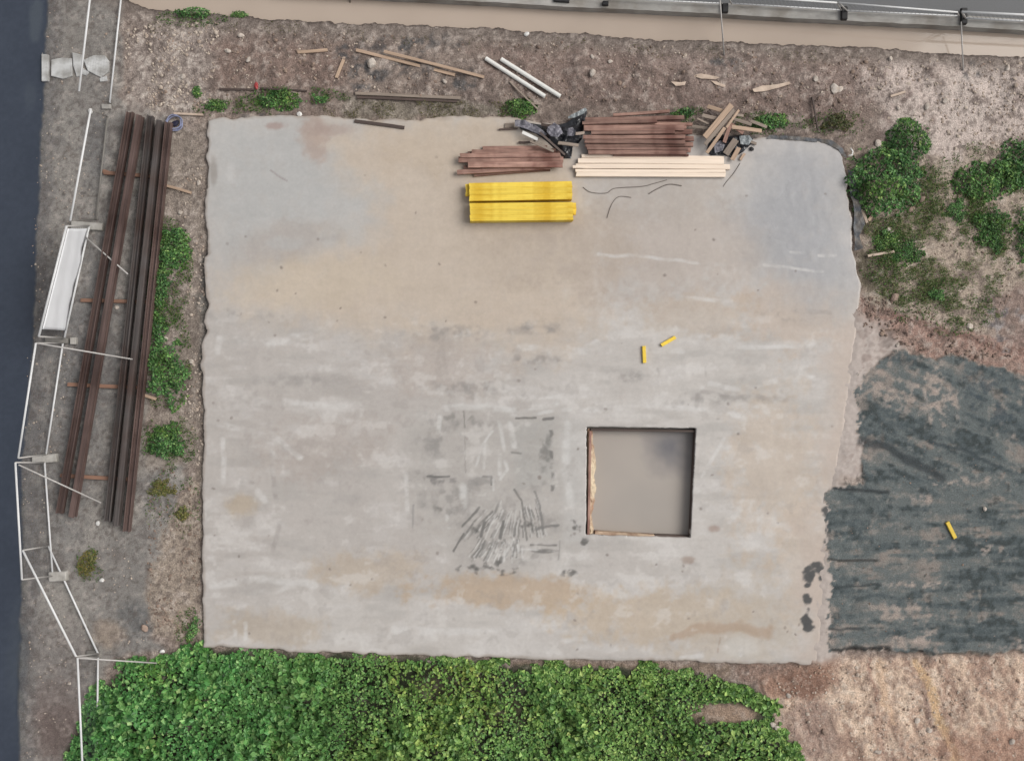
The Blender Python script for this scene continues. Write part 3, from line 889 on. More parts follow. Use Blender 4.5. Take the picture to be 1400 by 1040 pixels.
# grey drags
for pts, ww in [([(700, 452), (760, 448)], 8), ([(705, 488), (760, 490)], 4), ([(600, 530), (660, 532)], 6), ([(960, 535), (1000, 545), (1030, 540), (1060, 548)], 4),
                ([(965, 502), (965, 515)], 2), ([(955, 540), (953, 555)], 4), ([(850, 508), (855, 520)], 4), ([(714, 515), (716, 540)], 4),
                ([(899, 505), (902, 515)], 2), 
                ([(955, 630), (952, 645)], 3), ([(945, 770), (975, 772)], 4), ([(330, 660), (345, 660)], 2.5), ([(370, 620), (382, 720), (372, 750)], 4),
                ([(1090, 425), (1135, 428)], 4)]:
    s.stroke(pts, ww * 1.2, (150, 144, 140), .38, .7, .8, int(pts[0][1]) % 11)
for (cx_, cy_) in [(1105, 782), (1112, 776), (1102, 795), (1120, 784), (1104, 822), (1106, 835), (1104, 850), (1102, 858)]:
    s.blob(cx_, cy_, 7, 8, (84, 82, 80), .9, 0, .6, tex=.5, seed=int(cy_) % 9)
s.blob(940, 765, 10, 6, (140, 118, 104), .5); s.blob(975, 722, 9, 6, (150, 124, 112), .5)
# specks of debris stain
rs = np.random.RandomState(5)
for i in range(90):
    cx_, cy_ = rs.uniform(290, 1140), rs.uniform(190, 890)
    s.blob(cx_, cy_, rs.uniform(1.2, 3.0), rs.uniform(1.2, 2.4), (118, 108, 102), rs.uniform(.25, .7), rs.uniform(0, 90), .3)
s.stroke([(370, 233), (392, 248)], 1.3, (150, 140, 138), .7, .5)
# faint trowel texture
s.c += (n3 * 3.2 + n4 * 2.2 + n5 * 1.6)[:, None]
gr = fbm(sx, sy, 4.5, 2, 331); bl = fbm(sx, sy, 26, 4, 335, .65)
s.mix((156, 149, 144), lower * sstep(.45, 1.0, bl + n3 * .4 + gr * .2) * .25)
s.mix((216, 212, 208), lower * sstep(.4, 1.0, -bl + n3 * .6 + gr * .2) * .42)
s.mix((168, 158, 150), sstep(.3, .9, n4 + n2 * .5) * .12)
# dirty rim
s.mix((160, 146, 134), sstep(.006, 0.0, rim + n4 * .002) * .5)
s.mix((193, 178, 167), sstep(.075, 0.0, (1 - U).ravel() + n2 * .03 + n4 * .008) * sstep(380, 460, sy) * .9)
for (cx_, cy_, rx_, ry_) in [(1106, 776, 5, 4), (1113, 772, 6, 4), (1103, 788, 6, 6), (1111, 784, 4, 4), (1120, 780, 6, 5), (1104, 800, 4, 3), (1104, 818, 5, 7), (1106, 832, 5, 8), (1103, 846, 5, 8),
                             (1105, 858, 5, 4), (1122, 790, 3, 3), (1130, 700, 4, 8), (1134, 724, 4, 6), (1130, 745, 4, 7)]:
    s.blob(cx_, cy_, rx_ * 1.25, ry_ * 1.25, (74, 74, 74), .95, 0, .9, seed=int(cy_) % 9)
SVx = (sx - 700) / S; SVy = (520 - sy) / S
sz = -0.006 * np.abs(n2) + n4 * .0015 - sstep(.004, 0, rim) * .012
SV = np.stack([SVx, SVy, sz], 1)
I, J = np.meshgrid(np.arange(nu - 1), np.arange(nv - 1))
q0 = (J * nu + I).ravel()
SF = np.stack([q0 + nu, q0 + nu + 1, q0 + 1, q0], 1)
cxm = sx[SF].mean(1); cym = sy[SF].mean(1)
e_l = xl(cym); e_r = xr(cym); e_t = yt(cxm); e_b = yb(cxm)
hole = (cxm > e_l) & (cxm < e_r) & (cym > e_t) & (cym < e_b)
SF = SF[~hole]
srgba = s.rgba()
# side walls: boundary edges (rim and pit) pulled down
ed = np.concatenate([SF[:, [0, 1]], SF[:, [1, 2]], SF[:, [2, 3]], SF[:, [3, 0]]])
key = np.sort(ed, 1); kk = key[:, 0].astype(np.int64) * 10 ** 7 + key[:, 1]
uq, idx, cnt = np.unique(kk, return_index=True, return_counts=True)
bed = ed[idx[cnt == 1]]
bv = np.unique(bed)
mapb = np.full(len(SV), -1); mapb[bv] = np.arange(len(bv)) + len(SV)
low = SV[bv].copy(); low[:, 2] = -0.42
SVa = np.concatenate([SV, low])
SFa = np.concatenate([SF, np.stack([bed[:, 1], bed[:, 0], mapb[bed[:, 0]], mapb[bed[:, 1]]], 1)])
cl_ = srgba[bv].copy(); cl_[:, :3] = lin((140, 124, 110)) * ALB; cl_[:, 3] = .9
used = np.unique(SFa.ravel()); rem = np.full(len(SVa), -1); rem[used] = np.arange(len(used))
o = link('concrete_slab', np_mesh('concrete_slab', SVa[used], rem[SFa], M_slab, np.concatenate([srgba, cl_])[used]))
tag(o, kind='structure')

# pit lining below the slab, and its water
pw = [P(*p) for p in PIT]
pv = [(p.x, p.y, -0.42) for p in pw] + [(p.x, p.y, -2.0) for p in pw]
o = mk('pit_wall', pv, [(0, 1, 5, 4), (1, 2, 6, 5), (2, 3, 7, 6), (3, 0, 4, 7)], M_mudwall)
tag(o, kind='structure')
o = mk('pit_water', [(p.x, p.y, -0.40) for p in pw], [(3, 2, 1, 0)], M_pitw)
t_ = M_pitw.node_tree           # dark reflection and shade painted into the upper right corner of the water
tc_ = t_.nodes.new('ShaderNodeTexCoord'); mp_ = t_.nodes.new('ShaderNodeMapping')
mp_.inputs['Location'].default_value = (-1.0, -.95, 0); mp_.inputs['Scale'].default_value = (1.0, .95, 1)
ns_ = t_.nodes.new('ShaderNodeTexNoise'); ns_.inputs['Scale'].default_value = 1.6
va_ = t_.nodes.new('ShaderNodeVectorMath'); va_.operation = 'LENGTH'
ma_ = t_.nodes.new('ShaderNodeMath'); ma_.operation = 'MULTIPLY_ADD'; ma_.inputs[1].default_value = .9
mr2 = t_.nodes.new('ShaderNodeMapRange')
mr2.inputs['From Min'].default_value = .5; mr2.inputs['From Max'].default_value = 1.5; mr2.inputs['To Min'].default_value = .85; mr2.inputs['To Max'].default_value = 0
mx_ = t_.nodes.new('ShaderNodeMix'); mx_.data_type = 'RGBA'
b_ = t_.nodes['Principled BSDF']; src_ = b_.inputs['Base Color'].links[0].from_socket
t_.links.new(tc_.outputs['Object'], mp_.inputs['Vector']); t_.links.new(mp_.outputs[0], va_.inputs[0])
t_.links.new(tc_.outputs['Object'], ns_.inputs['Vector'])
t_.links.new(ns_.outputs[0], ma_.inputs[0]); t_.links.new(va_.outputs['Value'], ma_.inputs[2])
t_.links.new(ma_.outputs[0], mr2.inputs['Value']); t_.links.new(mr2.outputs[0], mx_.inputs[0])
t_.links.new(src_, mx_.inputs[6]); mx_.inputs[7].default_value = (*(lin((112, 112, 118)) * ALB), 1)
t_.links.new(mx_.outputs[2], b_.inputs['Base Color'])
tag(o, kind='structure')
# ditch water
xs_ = np.r_[-3000, np.arange(100, 1500, 20), 4000]
vs = []; fs = []
for i, x_ in enumerate(xs_):
    yb_ = np.interp(np.clip(x_, 100, 2000), *DB) + 8; yt_ = np.interp(np.clip(x_, 0, 2000), *DT) - 6
    if x_ < 165: yb_ = min(yb_, -20)
    vs += [P(x_, min(yt_, yb_ - 1)).to_tuple()[:2] + (WATER,), P(x_, yb_).to_tuple()[:2] + (WATER,)]
    if i: fs.append((2 * i - 2, 2 * i - 1, 2 * i + 1, 2 * i))
o = mk('ditch_water', vs, fs, M_ditch)
tag(o, kind='structure')
# concrete kerb on the far bank
vs = []; fs = []
xk = list(range(380, 1480, 12)) + [2200]
for i, x_ in enumerate(xk):
    t0 = np.interp(x_, *DT); jz = random.uniform(-.004, .004); jy = random.uniform(-.5, .5)
    a_, b_ = P(x_, t0 - 15.5), P(x_, t0 - .6 + jy)
    zt = 0.05 + jz
    vs += [(a_.x, a_.y, -.12), (a_.x, a_.y, zt), (b_.x, b_.y, zt - .01), (b_.x, b_.y - .01, -.5)]
    if i:
        k = 4 * (i - 1)
        for q in range(3): fs.append((k + q, k + q + 1, k + q + 5, k + q + 4))
M_kerb = mat_plain('kerb_concrete', (176, 173, 168), 0.8, 0.16, (3, 8, 8), dark=(148, 142, 134), dscale=1.2, objvar=0)
o = mk('kerb', vs, fs, M_kerb)
tag(o, kind='structure')

# ------------------------------------------------------------------ builders
def ortho(d):
    d = Vector(d).normalized()
    up = Vector((0, 0, 1)) if abs(d.z) < .95 else Vector((1, 0, 0))
    a = d.cross(up).normalized()
    return d, a, a.cross(d).normalized()


def tube_geo(pts, r, n=8, r2=None):
    vs = []; fs = []
    m = len(pts)
    for i, p in enumerate(pts):
        d = (Vector(pts[min(i + 1, m - 1)]) - Vector(pts[max(i - 1, 0)]))
        d, a, b = ortho(d)
        rr = r if r2 is None else r + (r2 - r) * i / (m - 1)
        for k in range(n):
            t = 2 * math.pi * k / n
            vs.append(Vector(p) + a * (rr * math.cos(t)) + b * (rr * math.sin(t)))
    for i in range(m - 1):
        for k in range(n):
            k2 = (k + 1) % n
            fs.append((i * n + k, i * n + k2, (i + 1) * n + k2, (i + 1) * n + k))
    fs.append(tuple(range(n - 1, -1, -1)))
    fs.append(tuple((m - 1) * n + k for k in range(n)))
    return vs, fs


def tube(name, pts, r, mat, parent=None, n=8, r2=None):
    vs, fs = tube_geo(pts, r, n, r2)
    return mk(name, vs, fs, mat, parent, origin=Vector(pts[0]), smooth=True)


def merge(geos):
    V_ = []; F_ = []
    for vs, fs in geos:
        k = len(V_)
        V_ += [tuple(v) for v in vs]
        F_ += [tuple(i + k for i in f) for f in fs]
    return V_, F_


def bar(name, a, b, wd, ht, mat, rot=0.0, bow=0.006, cham=0.006, segs=5, parent=None, section=None):
    """sawn timber / bar from a to b (centres of the underside), local X along its length"""
    a = Vector(a); b = Vector(b)
    L = (b - a).length
    sec = section or [(-wd / 2 + cham, 0), (wd / 2 - cham, 0), (wd / 2, cham), (wd / 2, ht - cham), (wd / 2 - cham, ht), (-wd / 2 + cham, ht),
                      (-wd / 2, ht - cham), (-wd / 2, cham)]
    n = len(sec)
    vs = []; fs = []
    ph = random.uniform(0, 6.28); skew = random.uniform(-.08, .08) * wd
    for i in range(segs):
        t = i / (segs - 1)
        x = -L / 2 + L * t
        oy = bow * math.sin(math.pi * t + ph * .2) * math.cos(ph)
        oz = abs(bow) * .5 * math.sin(math.pi * t)
        for (y_, z_) in sec:
            ex = (skew * y_ / wd * 2) if i in (0, segs - 1) else 0
            vs.append((x + ex, y_ + oy, z_ + oz))
    for i in range(segs - 1):
        for k in range(n):
            k2 = (k + 1) % n
            fs.append((i * n + k, i * n + k2, (i + 1) * n + k2, (i + 1) * n + k))
    fs.append(tuple(range(n - 1, -1, -1)))
    fs.append(tuple((segs - 1) * n + k for k in range(n)))
    me = bpy.data.meshes.new(name)
    me.from_pydata(vs, [], fs)
    me.materials.append(mat)
    me.update()
    o = bpy.data.objects.new(name, me)
    COL.objects.link(o)
    d = (b - a).normalized()
    yaw = math.atan2(d.y, d.x); pitch = -math.asin(max(-1, min(1, d.z)))
    mid = (a + b) / 2
    M = Matrix.Translation(mid) @ Matrix.Rotation(yaw, 4, 'Z') @ Matrix.Rotation(pitch, 4, 'Y') @ Matrix.Rotation(rot, 4, 'X')
    if parent is not None:
        o.parent = parent
        M = Matrix.Translation(-parent.location) @ M
    o.matrix_basis = M
    return o


def plank(p0, p1, wpx, ht, zb, mat, label, cat='plank', group=None, name='plank', zb2=None, rot=0.0, bow=.008):
    z2 = zb if zb2 is None else zb2
    o = bar(name, P(p0[0], p0[1], zb), P(p1[0], p1[1], z2), wpx / S, ht, mat, rot, bow)
    return tag(o, label, cat, group)


def sheet(name, outline, zfun, mat, step=0.05, thick=0.004, label=None, cat=None, group=None):
    """a crumpled thin sheet filling an outline given in slab pixels"""
    po = [Vector(((x - 700) / S, (520 - y) / S)) for x, y in outline]
    dense = []
    for i in range(len(po)):
        a, b = po[i], po[(i + 1) % len(po)]
        k = max(1, int((b - a).length / step))
        for j in range(k):
            q = a.lerp(b, j / k)
            dense.append(q)
    xs = [p.x for p in po]; ys = [p.y for p in po]
    pts = list(dense)
    x = min(xs)
    A = np.array([[p.x, p.y] for p in po])
    cand = [(xx + random.uniform(-.3, .3) * step, yy + random.uniform(-.3, .3) * step)
            for xx in np.arange(min(xs), max(xs), step) for yy in np.arange(min(ys), max(ys), step)]
    c = np.array(cand)
    dd = sdpoly(c[:, 0], c[:, 1], A, 1)
    pts += [Vector(p) for p, q in zip(cand, dd) if q < -step * .5]
    n = len(dense)
    vs2, _, faces, *_r = delaunay_2d_cdt(pts, [], [list(range(n))], 1, 1e-5)
    vs = [(p.x, p.y, zfun(700 + p.x * S, 520 - p.y * S)) for p in vs2]
    o = mk(name, vs, [tuple(f) for f in faces], mat, smooth=False)
    md = o.modifiers.new('thickness', 'SOLIDIFY'); md.thickness = thick
    return tag(o, label, cat, group)


def nz(x, y, sc, seed):
    return float(fbm(np.array([x], float), np.array([y], float), sc, 3, seed)[0])


_ico = bmesh.new(); bmesh.ops.create_icosphere(_ico, subdivisions=2, radius=1)
ICO2 = ([v.co.copy() for v in _ico.verts], [tuple(v.index for v in f.verts) for f in _ico.faces]); _ico.free()
_ico = bmesh.new(); bmesh.ops.create_icosphere(_ico, subdivisions=1, radius=1)
ICO1 = ([v.co.copy() for v in _ico.verts], [tuple(v.index for v in f.verts) for f in _ico.faces]); _ico.free()


def rock_geo(c, rx, ry, rz, base, amt=.25):
    vs, fs = base
    yaw = random.uniform(0, 3.14); ca, sa = math.cos(yaw), math.sin(yaw)
    cuts = [(Vector((random.gauss(0, 1), random.gauss(0, 1), random.gauss(0, 1))).normalized(), random.uniform(.55, .9)) for _ in range(5)]
    outv = []
    for v in vs:
        q = v * (1 + random.uniform(-amt, amt) * .35)
        for nn, dd_ in cuts:
            e = q.dot(nn) - dd_
            if e > 0: q = q - nn * e
        x_, y_, z_ = q.x * rx, q.y * ry, q.z * rz
        outv.append((c[0] + x_ * ca - y_ * sa, c[1] + x_ * sa + y_ * ca, c[2] + z_))
    return outv, fs


def rock(x, y, rpx, label, mat=None, name='rock', cat='rock', group=None, asp=.75):
    z0 = gz(x, y)
    r = rpx / S
    p = P(x, y, z0)
    vs, fs = rock_geo((p.x, p.y, z0 + r * .25), r, r * asp, r * .6, ICO2)
    return tag(mk(name, vs, fs, mat or M_rock), label, cat, group)


def leaves(n, pos, nrm, size, colr, aspect=.62, rs=None):
    """two-triangle folded leaves; pos (n,3), nrm (n,3), size (n,), colr (n,3) linear"""
    rs = rs or np.random
    t = rs.normal(size=(n, 3))
    t -= (t * nrm).sum(1)[:, None] * nrm
    t /= np.linalg.norm(t, axis=1)[:, None] + 1e-9
    b = np.cross(nrm, t)
    L = size[:, None]; Wd = (size * aspect)[:, None] * .5
    base = pos - t * L * .5
    tip = pos + t * L * .5 - nrm * L * .12
    l = pos + b * Wd + nrm * L * .1 - t * L * .05
    r = pos - b * Wd + nrm * L * .1 - t * L * .05
    V_ = np.stack([base, l, tip, r], 1).reshape(-1, 3)
    k = np.arange(n)[:, None] * 4
    F_ = np.concatenate([k + np.array([[0, 2, 1]]), k + np.array([[0, 3, 2]])])
    c = np.repeat(np.concatenate([colr, np.full((n, 1), .5)], 1), 4, 0)
    return V_, F_, c


def leaf_cols(n, rs, pal, wts):
    pal = lin(np.array(pal, float)) * ALB
    i = rs.choice(len(pal), n, p=np.array(wts) / sum(wts))
    return pal[i] * rs.uniform(.72, 1.25, (n, 1))


GREEN = [(78, 118, 62), (64, 102, 54), (102, 142, 84), (126, 158, 94), (46, 80, 42)]


def bush(x, y, rx, ry, h, label, n=None, size=.11, pal=GREEN, wts=(4, 4, 2.4, 1, 2), ang=0, group='weeds and bushes around the slab',
         seed=1, ragged=.35, name='bush', cat='bush', dense=0.0):
    rs = np.random.RandomState(seed)
    z0 = gz(x, y)
    c0 = P(x, y, z0)
    root = empty(name, c0, label, cat, group)
    Rx, Ry = rx / S, ry / S
    # crown: an uneven dome of leaves over lumps
    nl = 7
    th = rs.uniform(0, 6.28, nl); rr = np.sqrt(rs.uniform(0, .7, nl))
    lx = np.cos(th) * rr; ly = np.sin(th) * rr; lh = rs.uniform(.6, 1.0, nl) * (1.1 - rr * .6)
    size = size * .8
    n = int(3.14 * Rx * Ry / (size * size * .34) * 2.7) + 70
    a_ = rs.uniform(0, 6.28, n); r_ = np.sqrt(rs.uniform(0, 1.35, n))
    ph = rs.uniform(0, 6.28, 4)
    edge = 1 + ragged * .5 * (np.sin(3 * a_ + ph[0]) * .5 + np.sin(5 * a_ + ph[1]) * .45 + np.sin(9 * a_ + ph[2]) * .35)
    ux, uy = np.cos(a_) * r_, np.sin(a_) * r_
    pxx, pyy = x + ux * rx, y + uy * ry
    l1 = fbm(pxx, pyy, 15, 3, seed); l2 = fbm(pxx, pyy, 7, 2, seed + 40)
    q = np.clip(1 - (r_ / edge) ** 2, 0, 1)
    l0 = fbm(pxx, pyy, 26, 3, seed + 80)
    keep = (q * (1 + dense) + (.55 - .3 * dense) * l0 + .3 * l2 > .12 + .12 * ragged - .1 * dense) & (rs.rand(n) < .12 + dense + 1.5 * q + .6 * l1 + .6 * l0)
    dome = h * (q ** .6) * np.clip(.62 + .42 * l1 + .22 * l2, .12, 1.3) + .03
    hz = dome * np.sqrt(rs.uniform(.1, 1.0, n))
    ux, uy, hz = ux[keep], uy[keep], hz[keep]
    n = len(ux)
    ca, sa = math.cos(rad(-ang)), math.sin(rad(-ang))
    wx = ux * Rx * ca - uy * Ry * sa; wy = ux * Rx * sa + uy * Ry * ca
    nn = np.stack([wx / (Rx + .01) * .35, wy / (Ry + .01) * .35, np.full(n, 1.0)], 1) + rs.normal(size=(n, 3)) * .4
    nn[:, 2] = np.abs(nn[:, 2]) + .15
    nn /= np.linalg.norm(nn, axis=1)[:, None]
    V_, F_, c = leaves(n, np.stack([wx, wy, hz], 1), nn, rs.uniform(.65, 1.35, n) * size, leaf_cols(n, rs, pal, wts) * (1.32 + .35 * np.clip(l1[keep], -1, 1))[:, None] * (1 + np.clip(l0[keep], 0, 1)[:, None] * np.array([.35, .1, -.1])), rs=rs)
    link('foliage', np_mesh('foliage', V_, F_, M_leaf, c, smooth=False), parent=root)
    geos = []
    for i in range(min(nl, 7)):
        a = math.cos(rad(-ang)); b_ = math.sin(rad(-ang))
        ex, ey = lx[i] * Rx, ly[i] * Ry
        ex, ey = ex * a - ey * b_, ex * b_ + ey * a
        geos.append(tube_geo([(ex * .25, ey * .25, -.03), (ex * .6, ey * .6, h * .35 * lh[i]), (ex, ey, h * .8 * lh[i])], .012, 5, .004))
    vs_, fs_ = merge(geos)
    me = bpy.data.meshes.new('stems'); me.from_pydata(vs_, [], fs_); me.materials.append(M_stem)
    link('stems', me, parent=root)
    return root


# ------------------------------------------------------------------ temporary fence on the left verge
def fence_panel(ba, bb, ta, tb, label, name='site_fence', group='temporary fence panels along the road', hb=.12, ht=1.95, muddy=False, rr=.030,
                brace=None, wires=True, cat='fence panel', mid=False, muddy_top=False):
    gb = G
    A, B = P(ba[0], ba[1], gb + hb), P(bb[0], bb[1], gb + hb)
    C_, D = P(ta[0], ta[1], gb + ht), P(tb[0], tb[1], gb + ht)
    base = (A + B) / 2; base.z = gb
    root = empty(name, base, label, cat, group)
    tube('top_rail', [C_, D], rr, M_white, root)
    tube('bottom_rail', [A, B], rr * .92, M_dull if muddy else M_white, root)
    ua = (C_ - A).normalized(); ub = (D - B).normalized()
    pm = M_pole if wires != 'thin' else M_dull
    tube('post', [A - ua * .1, C_ - ua * .01], rr * (.7 if wires != 'thin' else .4), pm, root)
    tube('post', [B - ub * .1, D - ub * .01], rr * (.7 if wires != 'thin' else .4), pm, root)
    if wires:
        geos = []
        L = (B - A).length
        nvr = int(L / .10); nh = 12
        for i in range(1, nvr):
            t = i / nvr
            geos.append(tube_geo([A.lerp(B, t), C_.lerp(D, t)], .0016, 3))
        for j in range(1, nh):
            t = j / nh
            geos.append(tube_geo([A.lerp(C_, t), B.lerp(D, t)], .0012 if wires == 'thin' else .0032, 3))
        vs_, fs_ = merge(geos)
        o_ = mk('wire_mesh', vs_, fs_, M_wire, root)
        o_['kind'] = 'stuff'
    if brace:
        (f, g_), end = brace
        s0 = A.lerp(B, f).lerp(C_.lerp(D, f), g_)
        e0 = P(end[0], end[1], end[2])
        tube('brace', [s0, e0], .022, M_pole, root)
    return root


fence_panel((170, -44), (150, 141), (128, -44), (108, 125), 'white fence panel beside the pale paving, running out of the top edge', wires='thin')
fence_panel((147, 160), (131, 300), (124, 150), (96, 302), 'fence panel with muddy lower rail just above the white sheet', muddy=True, wires='thin')
p3 = fence_panel((122, 309), (88, 462), (91, 309), (53, 460), 'white fence panel with a white sheet tied over it', wires=True, rr=.034,
                 brace=((.1, .06), (175, 375, .2)))
fence_panel((86, 469), (63, 621), (49, 469), (25, 626), 'white fence panel directly below the white sheet, long brace over the beams',
            brace=((.0, .98), (181, 491, .22)))
fence_panel((61, 632), (72, 787), (21, 632), (30, 792), 'near vertical fence panel touching the road edge, overlapped at its lower end',
            brace=((.02, .9), (138, 687, .2)))
fence_panel((66, 746), (134, 893), (31, 752), (104, 897), 'fence panel set diagonally, its lower end turned in towards the bushes', wires=False)
fence_panel((134, 898), (132, 1075), (106, 899), (114, 1075), 'fence panel half sunk in green leaves at the bottom edge',
            brace=((.0, 1.0), (214, 906, .1)))
# the white sheet on panel three
A, B = P(122, 309, G + .12), P(88, 462, G + .12)
C_, D = P(91, 309, G + 1.95), P(53, 460, G + 1.95)
vs = []; fs = []
nu_, nv_ = 34, 14
off = (B - A).cross(C_ - A).normalized()
if off.x < 0: off = -off
for i in range(nu_):
    t = .02 + .91 * i / (nu_ - 1)
    for j in range(nv_):
        lo = .13 + .035 * math.sin(i * .36) + .012 * math.sin(i * 1.1)
        hi = 1.0
        lo = max(lo, .06)
        q = lo + (hi - lo) * j / (nv_ - 1)
        p = A.lerp(B, t).lerp(C_.lerp(D, t), q)
        rip = (.012 * math.sin(t * 22 + q * 3) + .008 * math.sin(q * 14 + t * 5)) * (1 - q ** 4)
        vs.append(p + off * (.045 + rip))
for i in range(nu_ - 1):
    for j in range(nv_ - 1):
        k = i * nv_ + j
        fs.append((k, k + nv_, k + nv_ + 1, k + 1))
o = mk('white_sheet', vs, fs, M_banner, smooth=True)
o.modifiers.new('thickness', 'SOLIDIFY').thickness = .003
tag(o, 'plain white plastic sheet tied over one fence panel beside the road', 'sheet')

# feet
def block(x0, y0, x1, y1, ht, mat, label, name='concrete_block', cat='concrete block', group='concrete fence feet on the verge', zb=None, ang=0):
    zb = gz((x0 + x1) / 2, (y0 + y1) / 2) - .01 if zb is None else zb
    a, b = P(x0, y1, zb + ht), P(x1, y0, zb + ht)
    wx, wy = (b.x - a.x) / 2, (b.y - a.y) / 2
    bm = bmesh.new()
    bmesh.ops.create_cube(bm, size=1)
    for v in bm.verts:
        tp = .93 if v.co.z > 0 else 1.0
        v.co.x *= 2 * wx * tp; v.co.y *= 2 * wy * tp; v.co.z = (v.co.z + .5) * ht
    bmesh.ops.bevel(bm, geom=list(bm.edges), offset=min(wx, wy, ht) * .16, segments=1, affect='EDGES')
    me = bpy.data.meshes.new(name); bm.to_mesh(me); bm.free(); me.materials.append(mat)
    o = link(name, me, ((a.x + b.x) / 2, (a.y + b.y) / 2, zb))
    o.rotation_euler.z = rad(ang)
    return tag(o, label, cat, group)


block(95, 303, 141, 314, .14, M_conc, 'long concrete fence foot at the upper end of the white sheet', ang=-4)
block(60, 461, 93, 469, .13, M_dull, 'dull grey fence foot at the lower end of the white sheet', ang=-3)
block(95, 461, 104, 471, .15, M_conc, 'small pale concrete block by the lower corner of the white sheet')
block(42, 621, 78, 633, .14, M_conc, 'concrete fence foot where the fence bends at the steel beam ends', ang=4)
block(65, 781, 91, 795, .17, M_conc, 'pale concrete fence foot under the crossed panels lower left', ang=3)
block(138, 142, 151, 149, .10, M_conc, 'small grey fence foot left of the top beam ends')
block(117, 889, 135, 896, .10, M_dull, 'dark muddy fence foot beside the edge of the leaves')

# ------------------------------------------------------------------ barrier on the far kerb
def barrier(ba, bb, ta, tb, label, thick=.026):
    zk = .05
    A, B = P(ba[0], ba[1], zk + .12), P(bb[0], bb[1], zk + .12)
    C_, D = P(ta[0], ta[1], zk + .95), P(tb[0], tb[1], zk + .95)
    root = empty('road_barrier', ((A.x + B.x) / 2, (A.y + B.y) / 2, zk), label, 'barrier', 'barrier panels on the far kerb')
    tube('top_rail', [C_, D], thick, M_white, root)
    tube('bottom_rail', [A, B], thick * .8, M_white, root)
    tube('post', [A - (C_ - A) * .08, C_], thick * .8, M_pole, root)
    tube('post', [B - (D - B) * .08, D], thick * .8, M_pole, root)
    L = (B - A).length; n = int(L / .12); geos = []
    for i in range(1, n):
        geos.append(tube_geo([A.lerp(B, i / n), C_.lerp(D, i / n)], .0045, 4))
    vs_, fs_ = merge(geos)
    o_ = mk('wire_mesh', vs_, fs_, M_wire, root); o_['kind'] = 'stuff'
    return root


barrier((835, -2), (986, 5), (828, -16), (980, -8), 'barrier panel with only its lower rail in view, left of the others')
barrier((1000, 5), (1150, 14), (994, -6), (1144, 4), 'white barrier panel on the kerb between the two middle black feet')
barrier((1158, 15), (1311, 22), (1147, 4), (1309, 17), 'white barrier panel on the kerb between the two rightmost black feet')
barrier((1320, 25), (1475, 33), (1315, 16.5), (1470, 24), 'bright white barrier panel running out of the right edge', .036)
for (x, y0, y1, lb) in [(992, 4, 17, 'black rubber barrier foot at the upper end of the leaning pole over the ditch'),
                        (1155, 8, 27, 'black rubber barrier foot halfway between the two leaning poles'),
                        (1319, 10, 33, 'rightmost black rubber barrier foot on the kerb'),
                        (828, 1, 7, 'small black rubber barrier foot on the kerb left of the leaning poles')]:
    block(x - 4.3, y0, x + 4.3, y1, .13, M_rubber, lb, 'rubber_block', 'rubber block', 'black barrier feet', zb=.045)
block(757, -6, 779, 2.6, .1, M_rubber, 'flat black rubber mat lying on the kerb at the top edge', 'rubber_mat', 'mat', None, zb=.05, ang=-4)
for pa, pb, lb in [((984, -4, .9), (990, 76, gz(990, 76)), 'thin pale pole leaning across the ditch near the top middle'),
                   ((1314, 30, .35), (1317, 97, gz(1317, 97)), 'thin grey pole leaning across the ditch near the right edge')]:
    tag(tube('leaning_pole', [P(*pa), P(*pb)], .02, M_pole), lb, 'pole', 'leaning poles across the ditch')
tag(tube('leaning_pole', [P(478, -6, -.1), P(479, 9, WATER - .1)], .014, M_wdark), 'short dark stake standing in the muddy ditch', 'stake')

# ------------------------------------------------------------------ paving pieces across the verge
def slabpiece(pts, ht, label, mat=M_pave):
    zb = G - .03
    top = []; bot = []
    for (x, y) in pts:
        p = P(x, y, G + ht); top.append((p.x, p.y, G + ht + random.uniform(-.006, .006))); bot.append((p.x, p.y, zb))
    n = len(pts)
    cen = Vector(np.mean(np.array(top), 0))
    inner = [Vector(t_).lerp(cen, .05) + Vector((0, 0, .008)) for t_ in top]
    vs_ = bot + top + [tuple(v_) for v_ in inner]
    fs_ = [tuple(range(2 * n, 3 * n))[::-1]]
    for i in range(n):
        j = (i + 1) % n
        fs_.append((i, j, n + j, n + i)); fs_.append((n + i, n + j, 2 * n + j, 2 * n + i))
    o_ = mk('paving_slab', vs_, fs_, mat)
    bm = bmesh.new(); bm.from_mesh(o_.data); bmesh.ops.recalc_face_normals(bm, faces=bm.faces); bm.to_mesh(o_.data); bm.free()
    return tag(o_, label, 'paving slab', 'broken paving pieces across the verge')


slabpiece([(57, 74), (66, 75), (66, 111), (57, 111)], .07, 'narrow pale kerb stone at the road edge, leftmost of the paving pieces')
slabpiece([(70, 82), (84, 79), (98, 80), (99, 104), (86, 108), (70, 104)], .04, 'square pale paving slab next to the narrow kerb stone')
slabpiece([(99, 72), (112, 75), (111, 104), (105, 105), (100, 90)], .05, 'pointed paving piece between the square and the broad one')
slabpiece([(114, 82), (128, 76), (143, 76), (149, 84), (149, 98), (138, 106), (120, 97)], .05, 'broad bluish paving piece nearest the rubble')
slabpiece([(112, 92), (122, 99), (118, 104), (111, 101)], .025, 'small broken paving chip between the larger pieces')
slabpiece([(136, 107), (146, 104), (147, 111), (137, 112)], .03, 'small paving chip below the broad bluish piece')

